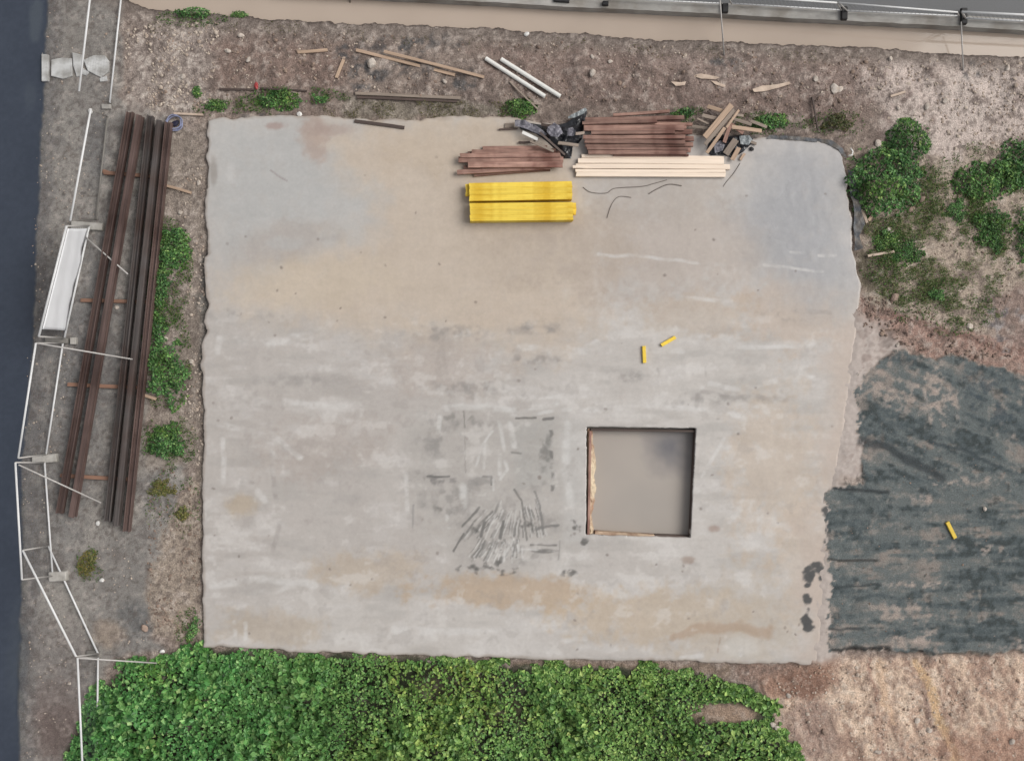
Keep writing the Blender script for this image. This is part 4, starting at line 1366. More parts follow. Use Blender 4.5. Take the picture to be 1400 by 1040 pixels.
# ------------------------------------------------------------------ steel beams
def ibeam(p0, p1, b, h, label, mat, flat=False, zb=None):
    tf, tw = .03, .018
    sec = [(-b / 2, 0), (b / 2, 0), (b / 2, tf), (tw / 2, tf), (tw / 2, h - tf), (b / 2, h - tf), (b / 2, h), (-b / 2, h), (-b / 2, h - tf),
           (-tw / 2, h - tf), (-tw / 2, tf), (-b / 2, tf)]
    if flat:
        sec = [(z_ - h / 2, b / 2 - y_) for (y_, z_) in sec][::-1]
        sec = [(y_, z_) for (y_, z_) in sec]
        sec = sec[::-1]
    zb = G + .11 if zb is None else zb
    zc = zb + .25
    o = bar('steel_beam', P(p0[0], p0[1], zc) + Vector((0, 0, zb - zc)), P(p1[0], p1[1], zc) + Vector((0, 0, zb - zc)), b, h, mat, 0, .004, section=sec, segs=4)
    bm = bmesh.new(); bm.from_mesh(o.data); bmesh.ops.recalc_face_normals(bm, faces=bm.faces); bm.to_mesh(o.data); bm.free()
    return tag(o, label, 'steel beam', 'rusty steel beams beside the fence')


ibeam((176, 152), (79, 702), .20, .18, 'rusty steel beam nearest the fence, leftmost at the lower ends', M_steel_r, True)
ibeam((190, 157), (97, 707), .165, .24, 'rusty steel beam second from the fence, just left of the gap', M_steel_r, False)
ibeam((204, 157), (145, 713), .20, .17, 'dark steel beam right of the gap, third from the fence', M_steel_g, True)
ibeam((217, 164), (157.5, 719), .155, .24, 'dark steel beam between the third and the outermost one', M_steel_g, False)
ibeam((229, 166), (171, 727), .20, .18, 'outermost steel beam beside the green weeds, longest at the lower end', M_steel_r, True)
for (x0, y0, x1, y1, lb) in [(143, 237, 226, 243, 'timber bearer under the beams near their upper ends'),
                             (112, 411, 212, 413, 'timber bearer under the beams level with the middle of the white sheet'),
                             (94, 525, 196, 530, 'orange brown timber bearer showing in the beam gap above the lower one'),
                             (84, 649, 180, 655, 'orange brown timber bearer in the beam gap near the lower ends')]:
    plank((x0, y0), (x1, y1), 5, .10, G - .0, M_orange, lb, 'timber bearer', 'timber bearers under the steel beams', 'timber_bearer')

# ------------------------------------------------------------------ timber on the slab
YZ = 0.0


def stack(rows, mat, fmt, group, name, cat='timber', ht=.09):
    ords = ['first', 'second', 'third', 'fourth', 'fifth', 'sixth', 'seventh', 'eighth', 'ninth', 'tenth', 'eleventh', 'twelfth', 'thirteenth',
            'fourteenth', 'fifteenth', 'sixteenth']
    for i, (x0, y0, x1, y1, wpx, zb) in enumerate(rows):
        h_ = ht * random.uniform(.85, 1.1)
        plank((x0, y0), (x1, y1), wpx, h_, zb, mat, fmt % ords[i], cat, group, name)


stack([(660, 204, 748, 203, 6.0, .0), (645, 208, 766, 210, 5.5, .10), (629, 213, 766, 213, 5.5, .2), (627, 219, 770, 219, 7.5, .13),
       (640, 226.5, 769, 225.5, 7.5, .2), (625, 236, 752, 229.5, 6, .1), (648, 240, 752, 232, 4.5, .0)],
      M_rbrown, 'weathered brown timber, %s from the back of the left pile', 'timbers of the left brown pile', 'timber')
NTH = ['backmost', 'second', 'third', 'fourth', 'fifth', 'frontmost']
for q_, (x0, y0, x1, y1) in enumerate([(640, 211, 760, 207), (636, 216, 766, 215), (640, 224, 766, 222), (634, 230, 760, 226)]):
    plank((x0, y0), (x1, y1), 6, .09, .005, M_rbrown, 'brown timber, %s in the bottom layer of the left pile' % ['backmost', 'second', 'third', 'frontmost'][q_], 'timber', 'bottom layer of the left brown pile', 'timber')
stack([(838, 158, 915, 153, 4.0, .12), (800, 164, 935, 161.5, 5.5, .20), (796, 169, 898, 166.5, 4.0, .24), (880, 169, 946, 171, 4.0, .1),
       (798, 175.5, 935, 175.5, 7.8, .2), (808, 182, 922, 181.5, 4.5, .26), (797, 188, 936, 188, 5.2, .24), (799, 194, 936, 195, 5.2, .24),
       (800, 199.5, 938, 198.8, 4.2, .18), (802, 203.5, 940, 204.2, 4.2, .2), (804, 209, 938, 209, 5.6, .18), (838, 212.5, 941, 213, 3.2, .08)],
      M_rbrown, 'reddish brown timber, %s from the back of the middle pile', 'timbers of the middle brown pile', 'timber')
for q_, (x0, y0, x1, y1) in enumerate([(802, 166, 930, 168), (800, 172, 938, 174), (830, 182, 946, 181), (820, 190, 948, 190), (806, 198, 947, 198), (804, 205, 944, 206)]):
    plank((x0, y0), (x1, y1), 6.4, .09, .08, M_rbrown, 'reddish brown timber, %s in the lower layer of the middle pile' % NTH[q_], 'timber', 'lower layer of the middle brown pile', 'timber')
for (x0, lb) in [(815, 'left bearer under the middle brown pile'), (915, 'right bearer under the middle brown pile')]:
    plank((x0, 158), (x0, 212), 5, .075, .0, M_wdark, lb, 'timber bearer', 'bearers of the middle brown pile', 'timber_bearer')
stack([(795, 214.2, 989, 217.0, 5.0, .0), (790, 220.6, 989, 222.4, 6.6, .02), (787, 228.0, 997, 229.0, 6.8, .0), (786.5, 233.8, 991, 234.8, 4.0, .03), (787.5, 239.2, 991, 240, 6.0, .01)],
      M_pale, 'pale new timber, %s row from the back of the cream pile', 'pale new timbers in front of the middle pile', 'pale_timber', ht=.10)
plank((783, 228.5), (800, 228.8), 4.0, .05, .11, M_pale, 'short pale timber end sticking out left of the cream pile', 'timber', None, 'pale_timber')

# yellow packs: boards with raised edges, three layers
def pack(corners, label, seed, lower_off):
    (x0, y0), (x1, y1) = corners                # left-centre and right-centre of the pack
    root = empty('yellow_board_pack', P((x0 + x1) / 2, (y0 + y1) / 2, 0), label, 'board pack', 'packs of yellow boards on the slab')
    rs = random.Random(seed)
    nb = 3; wtot = 24.6; bw = wtot / nb; bh = .13
    dx, dy = x1 - x0, y1 - y0
    ln = math.hypot(dx, dy); ux, uy = dx / ln, dy / ln
    for layer in range(3):
        for k in range(nb):
            c = (k - (nb - 1) / 2) * bw
            sft = rs.uniform(-.25, .25) + (lower_off if (layer == 1 and k in (0, 1)) else 0)
            a = (x0 + ux * sft - uy * c, y0 + uy * sft + ux * c); b = (x1 + ux * sft - uy * c, y1 + uy * sft + ux * c)
            zb = layer * (bh + .004)
            zt = .4
            o_ = bar('board', P(a[0], a[1], zt) + Vector((0, 0, zb - zt + (rs.uniform(0, .012) if layer == 2 else 0))), P(b[0], b[1], zt) + Vector((0, 0, zb - zt + (rs.uniform(0, .012) if layer == 2 else 0))), bw / S * .994, bh, M_yel, 0,
                     rs.uniform(-.0015, .0015), .006, 5, root)
    return root


pack(((641.5, 262.6), (782, 260)), 'upper yellow pack of boards, lower layer showing at its left end', 3, -5)
pack(((642.5, 290), (783.5, 288.5)), 'lower yellow pack of boards, lower layer showing at its right end', 4, 4.5)

# short yellow pieces
for (a, b, lb, zb) in [((880, 473), (881, 496), 'short yellow block standing lengthwise on the slab above the pit', .0),
                       ((904, 472), (923, 461), 'short yellow block lying aslant on the slab above the pit', .0)]:
    plank(a, b, 4.6, .08, zb, M_yelend, lb, 'wood block', None, 'yellow_block', bow=.001)
plank((1294, 713), (1305, 735), 5, .08, gz(1300, 724), M_yelend, 'short yellow block lying on the dark gravel', 'wood block', None, 'yellow_block', bow=.001)

# ------------------------------------------------------------------ loose planks and pipes on the bank
for (a, b, wpx, mt, lb, dz) in [
    ((407, 72), (448, 69), 4.2, M_wtan, 'short tan plank lying nearly level on the brown bank', 0),
    ((460, 107), (470, 82), 4.2, M_wtan, 'short tan plank standing upright in the picture on dark soil', 0),
    ((487, 69), (622, 103), 4.2, M_wtan, 'long tan plank lying aslant, lower of the crossing pair', 0),
    ((525, 71), (662, 106), 4.0, M_wtan, 'long tan plank lying aslant, upper of the crossing pair', .06),
    ((486, 128.5), (630, 134.5), 4.0, M_wgrey, 'long plank lying level just above the slab edge', .03),
    ((488, 133.5), (625, 139), 3.4, M_wdark, 'long dark plank hidden behind the level plank above the slab edge', 0),
    ((697, 112), (735, 150), 2.2, M_wgrey, 'thin grey stick below the white pipes', 0),
    ((722, 141), (738, 143), 2.4, M_wgrey, 'short stick crossing the thin grey stick', .03),
    ((300, 122), (348, 123), 2.6, M_wdark, 'dark wet stick left of the red scrap', 0),
    ((356, 121), (420, 125), 2.4, M_wdark, 'dark wet stick right of the red scrap', 0),
    ((1110, 133), (1118, 178), 2.0, M_wdark, 'thin dark twig near the slab corner bush', 0),
    ((1217, 132), (1237, 126), 3.0, M_ply, 'small pale batten on the bank above the slab corner', 0),
    ((1177, 287), (1185, 305), 4.0, M_ply, 'pale batten, left arm of the small V beside the slab', .02),
    ((1187, 302), (1196, 290), 4.0, M_wtan, 'tan batten, right arm of the small V beside the slab', .02),
    ((1186, 350), (1222, 344), 3.4, M_ply, 'pale batten lying between slab edge and sparse grass', .02),
    ((225, 253.5), (262, 264), 3.6, M_wtan, 'tan batten sticking out right of the steel beams', .02),
    ((196, 540), (214, 545), 4.2, M_wtan, 'short tan batten beside the tall weed strip', .05),
    ((238, 155.5), (278, 157.5), 3.0, M_ply, 'pale batten running from the blue hose to the slab corner', .02),
    ((150, 237), (141, 234), 5.0, M_orange, 'short orange timber end left of the steel beams', .02),
]:
    z0 = max(gz(*a), gz(*b), gz((a[0] + b[0]) / 2, (a[1] + b[1]) / 2), G) + dz
    plank(a, b, wpx, .05, z0, mt, lb, 'plank', None, 'loose_plank')
plank((485, 166), (553, 175), 4.4, .05, .0, M_wdark, 'dark wet plank lying in the tan puddle at the slab edge', 'plank', None, 'loose_plank')
for (a, b, lb) in [((664, 80), (745, 132), 'white plastic pipe, lower left of the parallel pair'), ((685, 81), (766, 132), 'white plastic pipe, upper right of the parallel pair')]:
    z0 = max(gz(*a), gz(*b), gz((a[0] + b[0]) / 2, (a[1] + b[1]) / 2)) + .06
    A, B = P(a[0], a[1], z0), P(b[0], b[1], z0)
    d = (B - A).normalized()
    ring = []
    # hollow pipe: outer and inner skins
    n = 14; vs = []; fs = []
    _, aa, bb = ortho(d)
    for p_, r_ in ((A, .062), (B, .062), (B, .052), (A, .052)):
        for k in range(n):
            t = 2 * math.pi * k / n
            vs.append(p_ + aa * r_ * math.cos(t) + bb * r_ * math.sin(t))
    for q in range(4):
        for k in range(n):
            k2 = (k + 1) % n; q2 = (q + 1) % 4
            fs.append((q * n + k, q * n + k2, q2 * n + k2, q2 * n + k))
    tag(mk('white_pipe', vs, fs, M_pipe, smooth=False), lb, 'pipe', None)

# ------------------------------------------------------------------ black plastic heap beside the left pile
TARP = [(706, 168), (722, 168), (740, 171), (758, 172), (775, 168), (788, 158), (799, 150), (803, 153), (800, 163), (797, 176), (796, 190), (790, 197),
        (783, 201), (781, 217), (771, 217), (762, 207), (748, 194), (733, 183), (712, 177)]


def tz_(x, y):
    e = float(sdpoly(np.array([float(x)]), np.array([float(y)]), TARP)[0])
    d = min(1.0, max(0, -e) / 10)
    return .015 + d * (.10 + .16 * abs(nz(x, y, 22, 401)) + .06 * nz(x, y, 7, 405))


sheet('black_tarpaulin', TARP, tz_, M_black, .045, .004, 'crumpled black plastic sheeting heaped between the brown timber piles', 'tarpaulin')


def scrap_sheet(name, pts, mat, z0, amp, seed, label, cat='plastic sheet'):
    return sheet(name, pts, lambda x, y: z0 + amp * abs(nz(x, y, 10, seed)), mat, .035, .004, label, cat)


scrap_sheet('plastic_roll', [(704, 167), (716, 167), (735, 176), (748, 186), (742, 189), (722, 180), (704, 175)], M_greyp, .22, .08, 411, 'grey folded plastic strip on the left of the black sheeting')
scrap_sheet('plastic_bag', [(748, 178), (757, 172), (764, 176), (769, 186), (762, 192), (752, 190), (747, 184)], M_greyp, .33, .12, 415, 'bluish grey plastic bundle in the middle of the black sheeting', 'plastic bag')
scrap_sheet('plastic_bag', [(775, 180), (782, 178), (786, 184), (783, 190), (775, 190)], M_greyp, .33, .1, 417, 'small grey plastic bundle right of the larger bundle', 'plastic bag')
scrap_sheet('plastic_sheet', [(776, 163), (788, 157), (799, 151), (802, 154), (796, 160), (784, 165), (776, 166)], M_silver, .30, .08, 419, 'pale shiny plastic strip at the upper corner of the black sheeting')
for (a, b, wpx, mt, z0, z1, lb) in [
    ((714, 181), (735, 191), 4.4, M_trash, .24, .2, 'short white batten leaning on the black sheeting'),
    ((725, 193), (757, 207.5), 3.2, M_wgrey, .22, .3, 'thin grey batten lying over the left brown pile end'),
    ((738, 181), (772, 212), 3.0, M_wdark, .38, .24, 'long dark batten slanting across the black sheeting'),
    ((763, 196), (791, 199), 4.4, M_wgrey, .28, .28, 'short grey plank below the plastic bundles'),
    ((709, 195), (732, 194), 2.6, M_wdark, .04, .1, 'dark thin batten left of the black sheeting'),
    ((682, 177.5), (708, 176), 2.4, M_wdark, .02, .05, 'thin dark batten lying in the puddle left of the sheeting'),
    ((690, 172), (703, 171.5), 6.4, M_wgrey, .0, .0, 'grey wood block at the left tip of the black sheeting'),
    ((787, 183), (799, 182), 4.0, M_wgrey, .3, .3, 'short grey plank end touching the middle pile'),
    ((740, 170.5), (757, 173), 4, M_wdark, .2, .24, 'dark board along the back of the black sheeting')]:
    plank(a, b, wpx, .04, z0, mt, lb, 'plank', None, 'scrap_plank', z1)

# ------------------------------------------------------------------ scrap wood heap right of the middle pile
SCRAP = [(970, 190), (985, 184), (1000, 186), (1016, 184), (1030, 190), (1026, 198), (1016, 208), (1002, 216), (988, 212), (972, 213), (966, 208)]
sheet('black_tarpaulin', SCRAP, lambda x, y: .02 + .14 * abs(nz(x, y, 12, 421)) * min(1, max(0, -float(sdpoly(np.array([x]), np.array([y]), SCRAP)[0])) / 5), M_black, .04, .004,
      'black plastic scraps under the scrap wood heap', 'tarpaulin')
for (a, b, wpx, mt, z0, z1, lb) in [
    ((967, 146), (990, 153), 5.4, M_wtan, .12, .16, 'pinkish short plank at the back of the scrap heap'),
    ((960, 158), (986, 164), 5.0, M_wgrey, .1, .18, 'grey plank under the crossing planks, left side of scrap heap'),
    ((953, 163), (969, 170), 2.6, M_wgrey, .05, .08, 'thin grey batten at the left of the scrap heap'),
    ((945, 173.5), (970, 176), 4.0, M_wgrey, .08, .1, 'grey plank reaching from scrap heap to middle pile'),
    ((963, 188), (1000, 144), 7.6, M_wtan, .30, .24, 'broad tan plank, leftmost of the crossing planks'),
    ((963.5, 198), (1003.5, 151), 5.2, M_wgrey, .30, .22, 'grey plank, second of the crossing planks'),
    ((966, 209), (991, 175), 4.6, M_wtan, .2, .30, 'short tan plank, third of the crossing planks'),
    ((993, 175), (1010, 151), 3.2, M_wtan, .3, .3, 'narrow tan batten right of the crossing planks'),
    ((990, 195), (998, 172), 5.0, M_rbrown, .2, .28, 'reddish short plank standing among the scrap'),
    ((1000, 157), (1016, 158.5), 3.6, M_wgrey, .14, .1, 'short grey batten behind the narrow tan batten'),
    ((1003, 163), (1027, 171), 4.2, M_wgrey, .2, .16, 'grey batten pointing right out of the scrap heap'),
    ((1026, 166), (1048, 174.5), 4.2, M_wgrey, .1, .1, 'grey batten at the right end of the scrap heap, over green weeds'),
    ((1000, 174), (1041, 179.5), 5.2, M_wtan, .2, .14, 'long pale batten at the right of the scrap heap'),
    ((995, 168), (1016, 183), 5.0, M_rbrown, .1, .14, 'reddish board lying under the right side of the scrap heap'),
    ((992, 211), (1006, 191), 9.0, M_wgrey, .14, .2, 'broad grey board end in the lower scrap heap'),
    ((1001, 219), (1010, 202), 6.0, M_wtan, .1, .14, 'short tan block at the bottom of the scrap heap'),
    ((1012, 219), (1018, 210), 3.6, M_wtan, .02, .05, 'small tan chip at the bottom right of the scrap heap'),
    ((1024, 194), (1034, 197), 3.4, M_wgrey, .04, .04, 'small grey chip at the right of the scrap heap'),
    ((968, 151), (975, 158), 4.0, M_wdark, .08, .08, 'small dark offcut at the back left of the scrap heap')]:
    plank(a, b, wpx, .045, z0, mt, lb, 'plank', None, 'scrap_plank', z1)
scrap_sheet('plastic_sheet', [(1009, 188), (1022, 187), (1026, 193), (1022, 200), (1011, 199)], M_silver, .16, .06, 431, 'pale grey crumpled sheet on the right of the scrap heap')
scrap_sheet('plastic_sheet', [(974, 200), (984, 194), (990, 200), (986, 208), (976, 211)], M_greyp, .15, .1, 433, 'bluish plastic scrap beside the crossing planks')
rock_o = mk('black_pot', *rock_geo((P(1027, 204).x, P(1027, 204).y, .04), .075, .06, .05, ICO2), M_rubber)
tag(rock_o, 'small black rubber lump on the slab right of the scrap heap', 'rubber lump')

# cables on the slab
def cable(pts, label, r=.009):
    q = []
    pts = [P(x, y, .012) for x, y in pts]
    for i in range(len(pts) - 1):
        p0 = pts[max(i - 1, 0)]; p1 = pts[i]; p2 = pts[i + 1]; p3 = pts[min(i + 2, len(pts) - 1)]
        for k in range(6):
            t = k / 6
            q.append(.5 * ((2 * p1) + (p2 - p0) * t + (2 * p0 - 5 * p1 + 4 * p2 - p3) * t * t + (3 * p1 - p0 - 3 * p2 + p3) * t ** 3))
    q.append(pts[-1])
    return tag(tube('cable', q, r, M_cable, n=6), label, 'cable', 'loose cables on the slab')


cable([(797, 256), (808, 263), (829, 264), (841, 257.5), (877, 255), (894, 251), (912, 246)], 'long thin cable curving along the front of the cream timber')
cable([(830, 298), (836, 280), (846, 269), (863, 270)], 'short hooked cable lowest on the slab')
cable([(887, 265), (901, 257), (915, 252), (932, 254)], 'short dark cable below the cream timber', .013)
cable([(989, 255), (993, 249), (1003, 237), (1012, 223)], 'short cable running down from the scrap heap')

# ------------------------------------------------------------------ pit boards
def pitb(a, b, wpx, zt, ht, mat, lb, rot=0.0):
    plank(a, b, wpx, ht, zt - ht, mat, lb, 'formwork board', 'formwork boards inside the pit', 'formwork_board', rot=rot)


pitb((805.5, 588), (803, 728), 3.2, -.04, .5, M_rbrown, 'brown formwork board standing against the left wall of the pit')
vs = []; fs = []
for i in range(46):
    t = i / 45
    y_ = 586 + 143 * t
    wv = 9.5 + 3.0 * nz(0, y_, 30, 461) + 2.2 * nz(9, y_, 9, 463) - 3.0 * abs(t - .35)
    xw = 803.5
    for j in range(7):
        q = j / 6
        zz_ = -.14 - .20 * q ** 2 + .05 * nz(q * 20, y_, 14, 465) + .03 * nz(q * 30, y_, 5, 467) - (.5 if j == 6 else 0)
        p_ = P(xw + wv * min(q * 1.2, 1), y_ + .8 * nz(q * 9, y_, 4, 469), zz_)
        vs.append(p_)
    if i:
        for j in range(6):
            k = (i - 1) * 7 + j
            fs.append((k, k + 7, k + 8, k + 1))
o = mk('soil_ledge', vs, fs, M_ledge, smooth=False)
tag(o, kind='structure')
pitb((812, 725.5), (892, 730), 4.6, -.16, .4, M_lath, 'pale board along the lower wall of the pit')
pitb((893, 730), (943, 732), 4.8, -.2, .4, M_wdark, 'dark wet board in the lower right of the pit')
pitb((806, 586.5), (950, 588), 3.2, -.1, .5, M_wdark, 'board standing against the upper wall of the pit, darkened for shade')  # dark wood colour carries the shade along the upper pit edge
pitb((948, 590), (941, 730), 3.0, -.08, .5, M_wdark, 'board standing against the right wall of the pit, darkened for shade')  # right wall's shade put into the board colour as well

# plastic edging beside the slab's right side
for nm, pts, lb in [('plastic_edging', [(1159, 232), (1168, 236), (1171, 256), (1178, 272), (1177, 288), (1182, 306), (1175, 322), (1179, 340), (1168, 343), (1169, 326), (1166, 312), (1168, 290), (1162, 262)], 'dark plastic membrane strip along the upper right slab edge'),
                    ('plastic_edging', [(1052, 185), (1100, 188), (1136, 192), (1152, 203), (1158, 216), (1152, 214), (1146, 205), (1128, 196), (1090, 192), (1048, 190)], 'dark plastic membrane round the top right slab corner')]:
    sheet(nm, pts, lambda x, y: .0 + .02 + .05 * nz(x, y, 12, 441), mat_plain('dark_membrane', (82, 86, 92), .55, .25, (6, 6, 6), dark=(112, 106, 100), dscale=4), .05, .004, lb, 'plastic edging', 'plastic edging strips')
hook = [(1163, 203), (1166, 207), (1165, 212), (1160, 213)]
tag(tube('bent_pipe', [P(x, y, .06) for x, y in hook], .022, M_trash), 'small bent white pipe at the top right slab corner', 'pipe')

# pale flat boards broken on the top bank
def flake(pts, label, mat=M_ply, name='broken_board'):
    cx_ = sum(p[0] for p in pts) / len(pts); cy_ = sum(p[1] for p in pts) / len(pts)
    z0 = gz(cx_, cy_) + .05
    return sheet(name, pts, lambda x, y: z0 + .03 * nz(x, y, 20, 451), mat, .06, .018, label, 'board', 'broken pale boards on the bank')


flake([(1028, 123), (1042, 118), (1062, 117), (1078, 113), (1080, 116), (1062, 122), (1044, 126), (1030, 127)], 'long pale broken board on the bank, right of the others')
flake([(946, 104), (958, 101), (974, 104), (984, 106), (978, 109), (958, 108)], 'pale broken board, upper of three on the bank')
flake([(917, 112), (930, 113), (938, 112), (936, 117), (924, 118)], 'small pale broken board, left of three on the bank')
flake([(972, 111), (980, 112), (992, 117), (990, 120), (978, 116)], 'small pale broken board, right of three on the bank')
# hose coil
root = empty('hose_coil', P(238, 168, gz(238, 168)), 'small blue hose coil round a dark cloth at the beams upper end', 'hose')
hp = []
for i in range(90):
    t = i / 89 * 2 * math.pi * 2.6
    r_ = (10.5 + 1.6 * math.sin(t * 1.7)) * (1 - .1 * (i / 89))
    hp.append(P(238 + r_ * math.cos(t) * 1.05, 168 + r_ * math.sin(t) * .95, G + .08 + .05 * (i / 89) + .02 * math.sin(t * 2.3)))
tube('hose', hp, .018, M_hose, root, 6)
vs_, fs_ = rock_geo((P(238, 168).x, P(238, 168).y, G + .05), .15, .08, .06, ICO2, .9)
mk('cloth', vs_, fs_, M_navy, root)
# red scrap
vs_, fs_ = rock_geo((P(350, 117).x, P(350, 117).y, gz(350, 117) + .03), .11, .06, .04, ICO2, .8)
tag(mk('red_scrap', vs_, fs_, M_red), 'small red plastic scrap between two dark sticks on the bank', 'plastic scrap')
# white litter
for (x, y, rpx, lb) in [(139.5, 793, 4.2, 'white scrap on dark gravel left of the orange soil'), (222, 890, 4.0, 'white scrap at the tip of the leaf covered ground'),
                        (124, 152, 4.2, 'white scrap at the top end of the fence panel near paving'), (720, 47, 4.0, 'white scrap beside the ditch above the white pipes'),
                        (410, 157, 4.6, 'white scrap on the top edge of the slab'), (134, 715, 4.0, 'white block at the lower end of the steel beams')]:
    rock(x, y, rpx, lb, M_trash, 'litter', 'litter')

# ------------------------------------------------------------------ rocks one can pick out
for (x, y, r_, lb) in [
    (1140, 122, 8, 'large flat pale rock on the bank above the slab corner'), (1148, 122.5, 5, 'pale rock touching the right side of the flat rock'),
    (1200, 197, 6, 'pale rock left of the small round bush'), (1267, 146, 5.5, 'pale rock at the top of the rubble near the right bank'),
    (1228, 148, 4, 'pale rock just above the small round bush'), (1247, 162, 4, 'pale rock on the right of the small round bush'),
    (1115, 108, 4.5, 'white rock on the brown bank left of the flat rock'), (1217, 81, 4, 'white rock near the ditch, right part'),
    (1377, 93, 4.5, 'white rock near the ditch by the right edge'), (1292, 138, 5, 'pale rock in the rubble below the leaning pole'),
    (810, 100, 6, 'pale flat rock on the bank right of the white pipes'), (834, 85, 3.5, 'small pale rock above right of the flat rock by the pipes'),
    (810, 78, 3.5, 'small white rock nearest the ditch above the middle pile'), (509, 88, 8, 'pale rock on the black soil between planks'),
    (608, 112, 4, 'pale rock on black soil near the plank ends'), (250, 105, 4, 'white rock in the rubble at the top left'),
    (340, 82, 5, 'pale rock on the bank near the top left'), (330, 49, 5, 'pale rock just below the ditch weeds'),
    (312, 70, 5, 'round pale rock beside the rubble corner'), (272, 250, 4.5, 'white rock at the slab edge near the tan batten'),
    (246, 291, 4.2, 'white rock above the upper weed strip'), (226, 463, 4.5, 'white rock inside the tall weed strip'),
    (262, 494, 4, 'white rock on the right of the tall weed strip'), (1215, 313, 4.5, 'lowest of three white rocks in the sparse grass'),
    (1219, 318, 3.6, 'middle rock of three white rocks in the sparse grass'), (1227, 331, 4, 'rightmost of three white rocks in the sparse grass'),
    (1325, 446, 5.5, 'white block shaped rock at the foot of the grass'), (1227, 471, 3.6, 'small white rock at the tip of the dark gravel'),
    (1254, 984, 4.5, 'white rock on the tan soil at the bottom right'), (1270, 997, 4.5, 'second white rock on the tan soil at the bottom right'),
    (1056, 990, 4.5, 'white rock at the right end of the leaves'), (1062, 994, 4, 'white rock next to the one at the leaves end'),
    (1078, 950, 4, 'white rock on the reddish soil'), (1200, 1027, 5, 'white rock at the bottom edge on tan soil'), (1383, 1013, 5, 'white rock near the bottom right corner'),
    (1346, 695, 3.6, 'small white rock on the dark gravel'), (160, 420, 3.5, 'small white rock in the gap of the beams'), (95, 934, 3.0, 'small pale rock on the verge by the lowest fence panel')]:
    rock(x, y, r_, lb, asp=random.uniform(.6, .95))
for (x, y, r_, lb) in [(1222, 406, 7.5, 'large reddish boulder at the foot of the sparse grass'), (1245, 286, 6, 'brown rock below the large corner bush'),
                       (1260, 272, 6, 'brown rock between the large and the wide bush'), (1312, 268, 5, 'brown rock under the wide bush'),
                       (198, 858, 6, 'tan rock at the edge of the orange soil'), (1128, 1000, 6, 'tan rock on the soil right of the leaves')]:
    rock(x, y, r_, lb, M_rockb)

# rubble and gravel too small to pick out
rs = np.random.RandomState(21)


def scatter(name, n, region, sizes, mat, label=None, fall=None, base=ICO1):
    geos = []
    R = np.array(region, float)
    lo, hi = R.min(0), R.max(0)
    cnt_ = 0
    xs = rs.uniform(lo[0], hi[0], n * 4); ys = rs.uniform(lo[1], hi[1], n * 4)
    dd = sdpoly(xs, ys, region, 5)
    ns = fbm(xs, ys, 40, 3, 501)
    for x, y, d, q in zip(xs, ys, dd, ns):
        if d > 0 or q < -.25: continue
        r_ = rs.uniform(*sizes) * (1 if rs.rand() < .9 else 1.7)
        z0 = gz(x, y)
        if z0 < -.22 or z0 > .6: continue
        p = P(x, y, z0)
        geos.append(rock_geo((p.x, p.y, z0 + r_ / S * .2), r_ / S, r_ / S * rs.uniform(.5, .95), r_ / S * .55, base))
        cnt_ += 1
        if cnt_ >= n: break
    vs_, fs_ = merge(geos)
    o = mk(name, vs_, fs_, mat, origin=Vector((0, 0, 0)))
    return tag(o, label, 'rubble', kind='stuff')


M_rub1 = mat_plain('rubble_pale', (196, 182, 168), .9, .28, (9, 9, 9), objvar=0, dark=(158, 138, 124), dscale=5)
M_rub2 = mat_plain('rubble_brown', (150, 130, 116), .9, .3, (9, 9, 9), objvar=0, dark=(104, 88, 80), dscale=5)
M_rub3 = mat_plain('rubble_tan', (182, 158, 140), .9, .28, (9, 9, 9), objvar=0, dark=(150, 126, 110), dscale=5)
scatter('rubble', 420, [(172, 32), (300, 30), (290, 150), (235, 155), (170, 148)], (.8, 2.6), M_rub1, 'pale broken rubble in the top left corner of the site')
scatter('rubble', 260, [(240, 230), (280, 230), (278, 640), (250, 640), (258, 420)], (.8, 2.4), M_rub1, 'pale rubble along the left edge of the slab')
scatter('rubble', 420, [(300, 40), (1200, 75), (1180, 160), (900, 140), (300, 130)], (.6, 1.9), M_rub1, 'small pale stones scattered on the brown bank')
scatter('rubble', 420, [(300, 40), (1200, 75), (1180, 160), (900, 140), (300, 130)], (.8, 2.6), M_rub2, 'brown clods scattered on the bank')
scatter('rubble', 460, [(1180, 80), (1420, 85), (1420, 200), (1300, 220), (1190, 150)], (.8, 2.4), M_rub1, 'pale stones scattered on the right bank')
scatter('rubble', 260, [(1180, 400), (1420, 470), (1420, 510), (1250, 478), (1180, 445)], (.8, 2.6), M_rub2, 'brown clods on the reddish ridge')
scatter('rubble', 520, [(1060, 905), (1420, 900), (1420, 1070), (1100, 1070), (1075, 1010)], (.7, 2.2), M_rub1, 'pale stones on the tan soil at the bottom right')
scatter('rubble', 160, [(1060, 905), (1420, 900), (1420, 1070), (1100, 1070), (1075, 1010)], (.8, 2.4), M_rub3, 'brown clods on the tan soil at the bottom right')
scatter('rubble', 300, [(205, 640), (278, 640), (278, 880), (200, 860)], (.7, 2.2), M_rub2, 'brown clods on the orange soil beside the slab')
scatter('rubble', 500, [(60, 10), (170, 10), (120, 400), (60, 700), (170, 740), (200, 880), (60, 1040), (35, 1040), (30, 640)], (.5, 1.5), M_rub1, 'small stones scattered on the gravel verge')
scatter('rubble', 110, [(1140, 660), (1400, 520), (1400, 885), (1140, 885)], (.5, 1.2), M_rub2, 'small stones scattered on the dark gravel')
scatter('rubble', 300, [(1190, 250), (1400, 300), (1380, 440), (1200, 400)], (.6, 1.8), M_rub2, 'clods among the sparse grass')

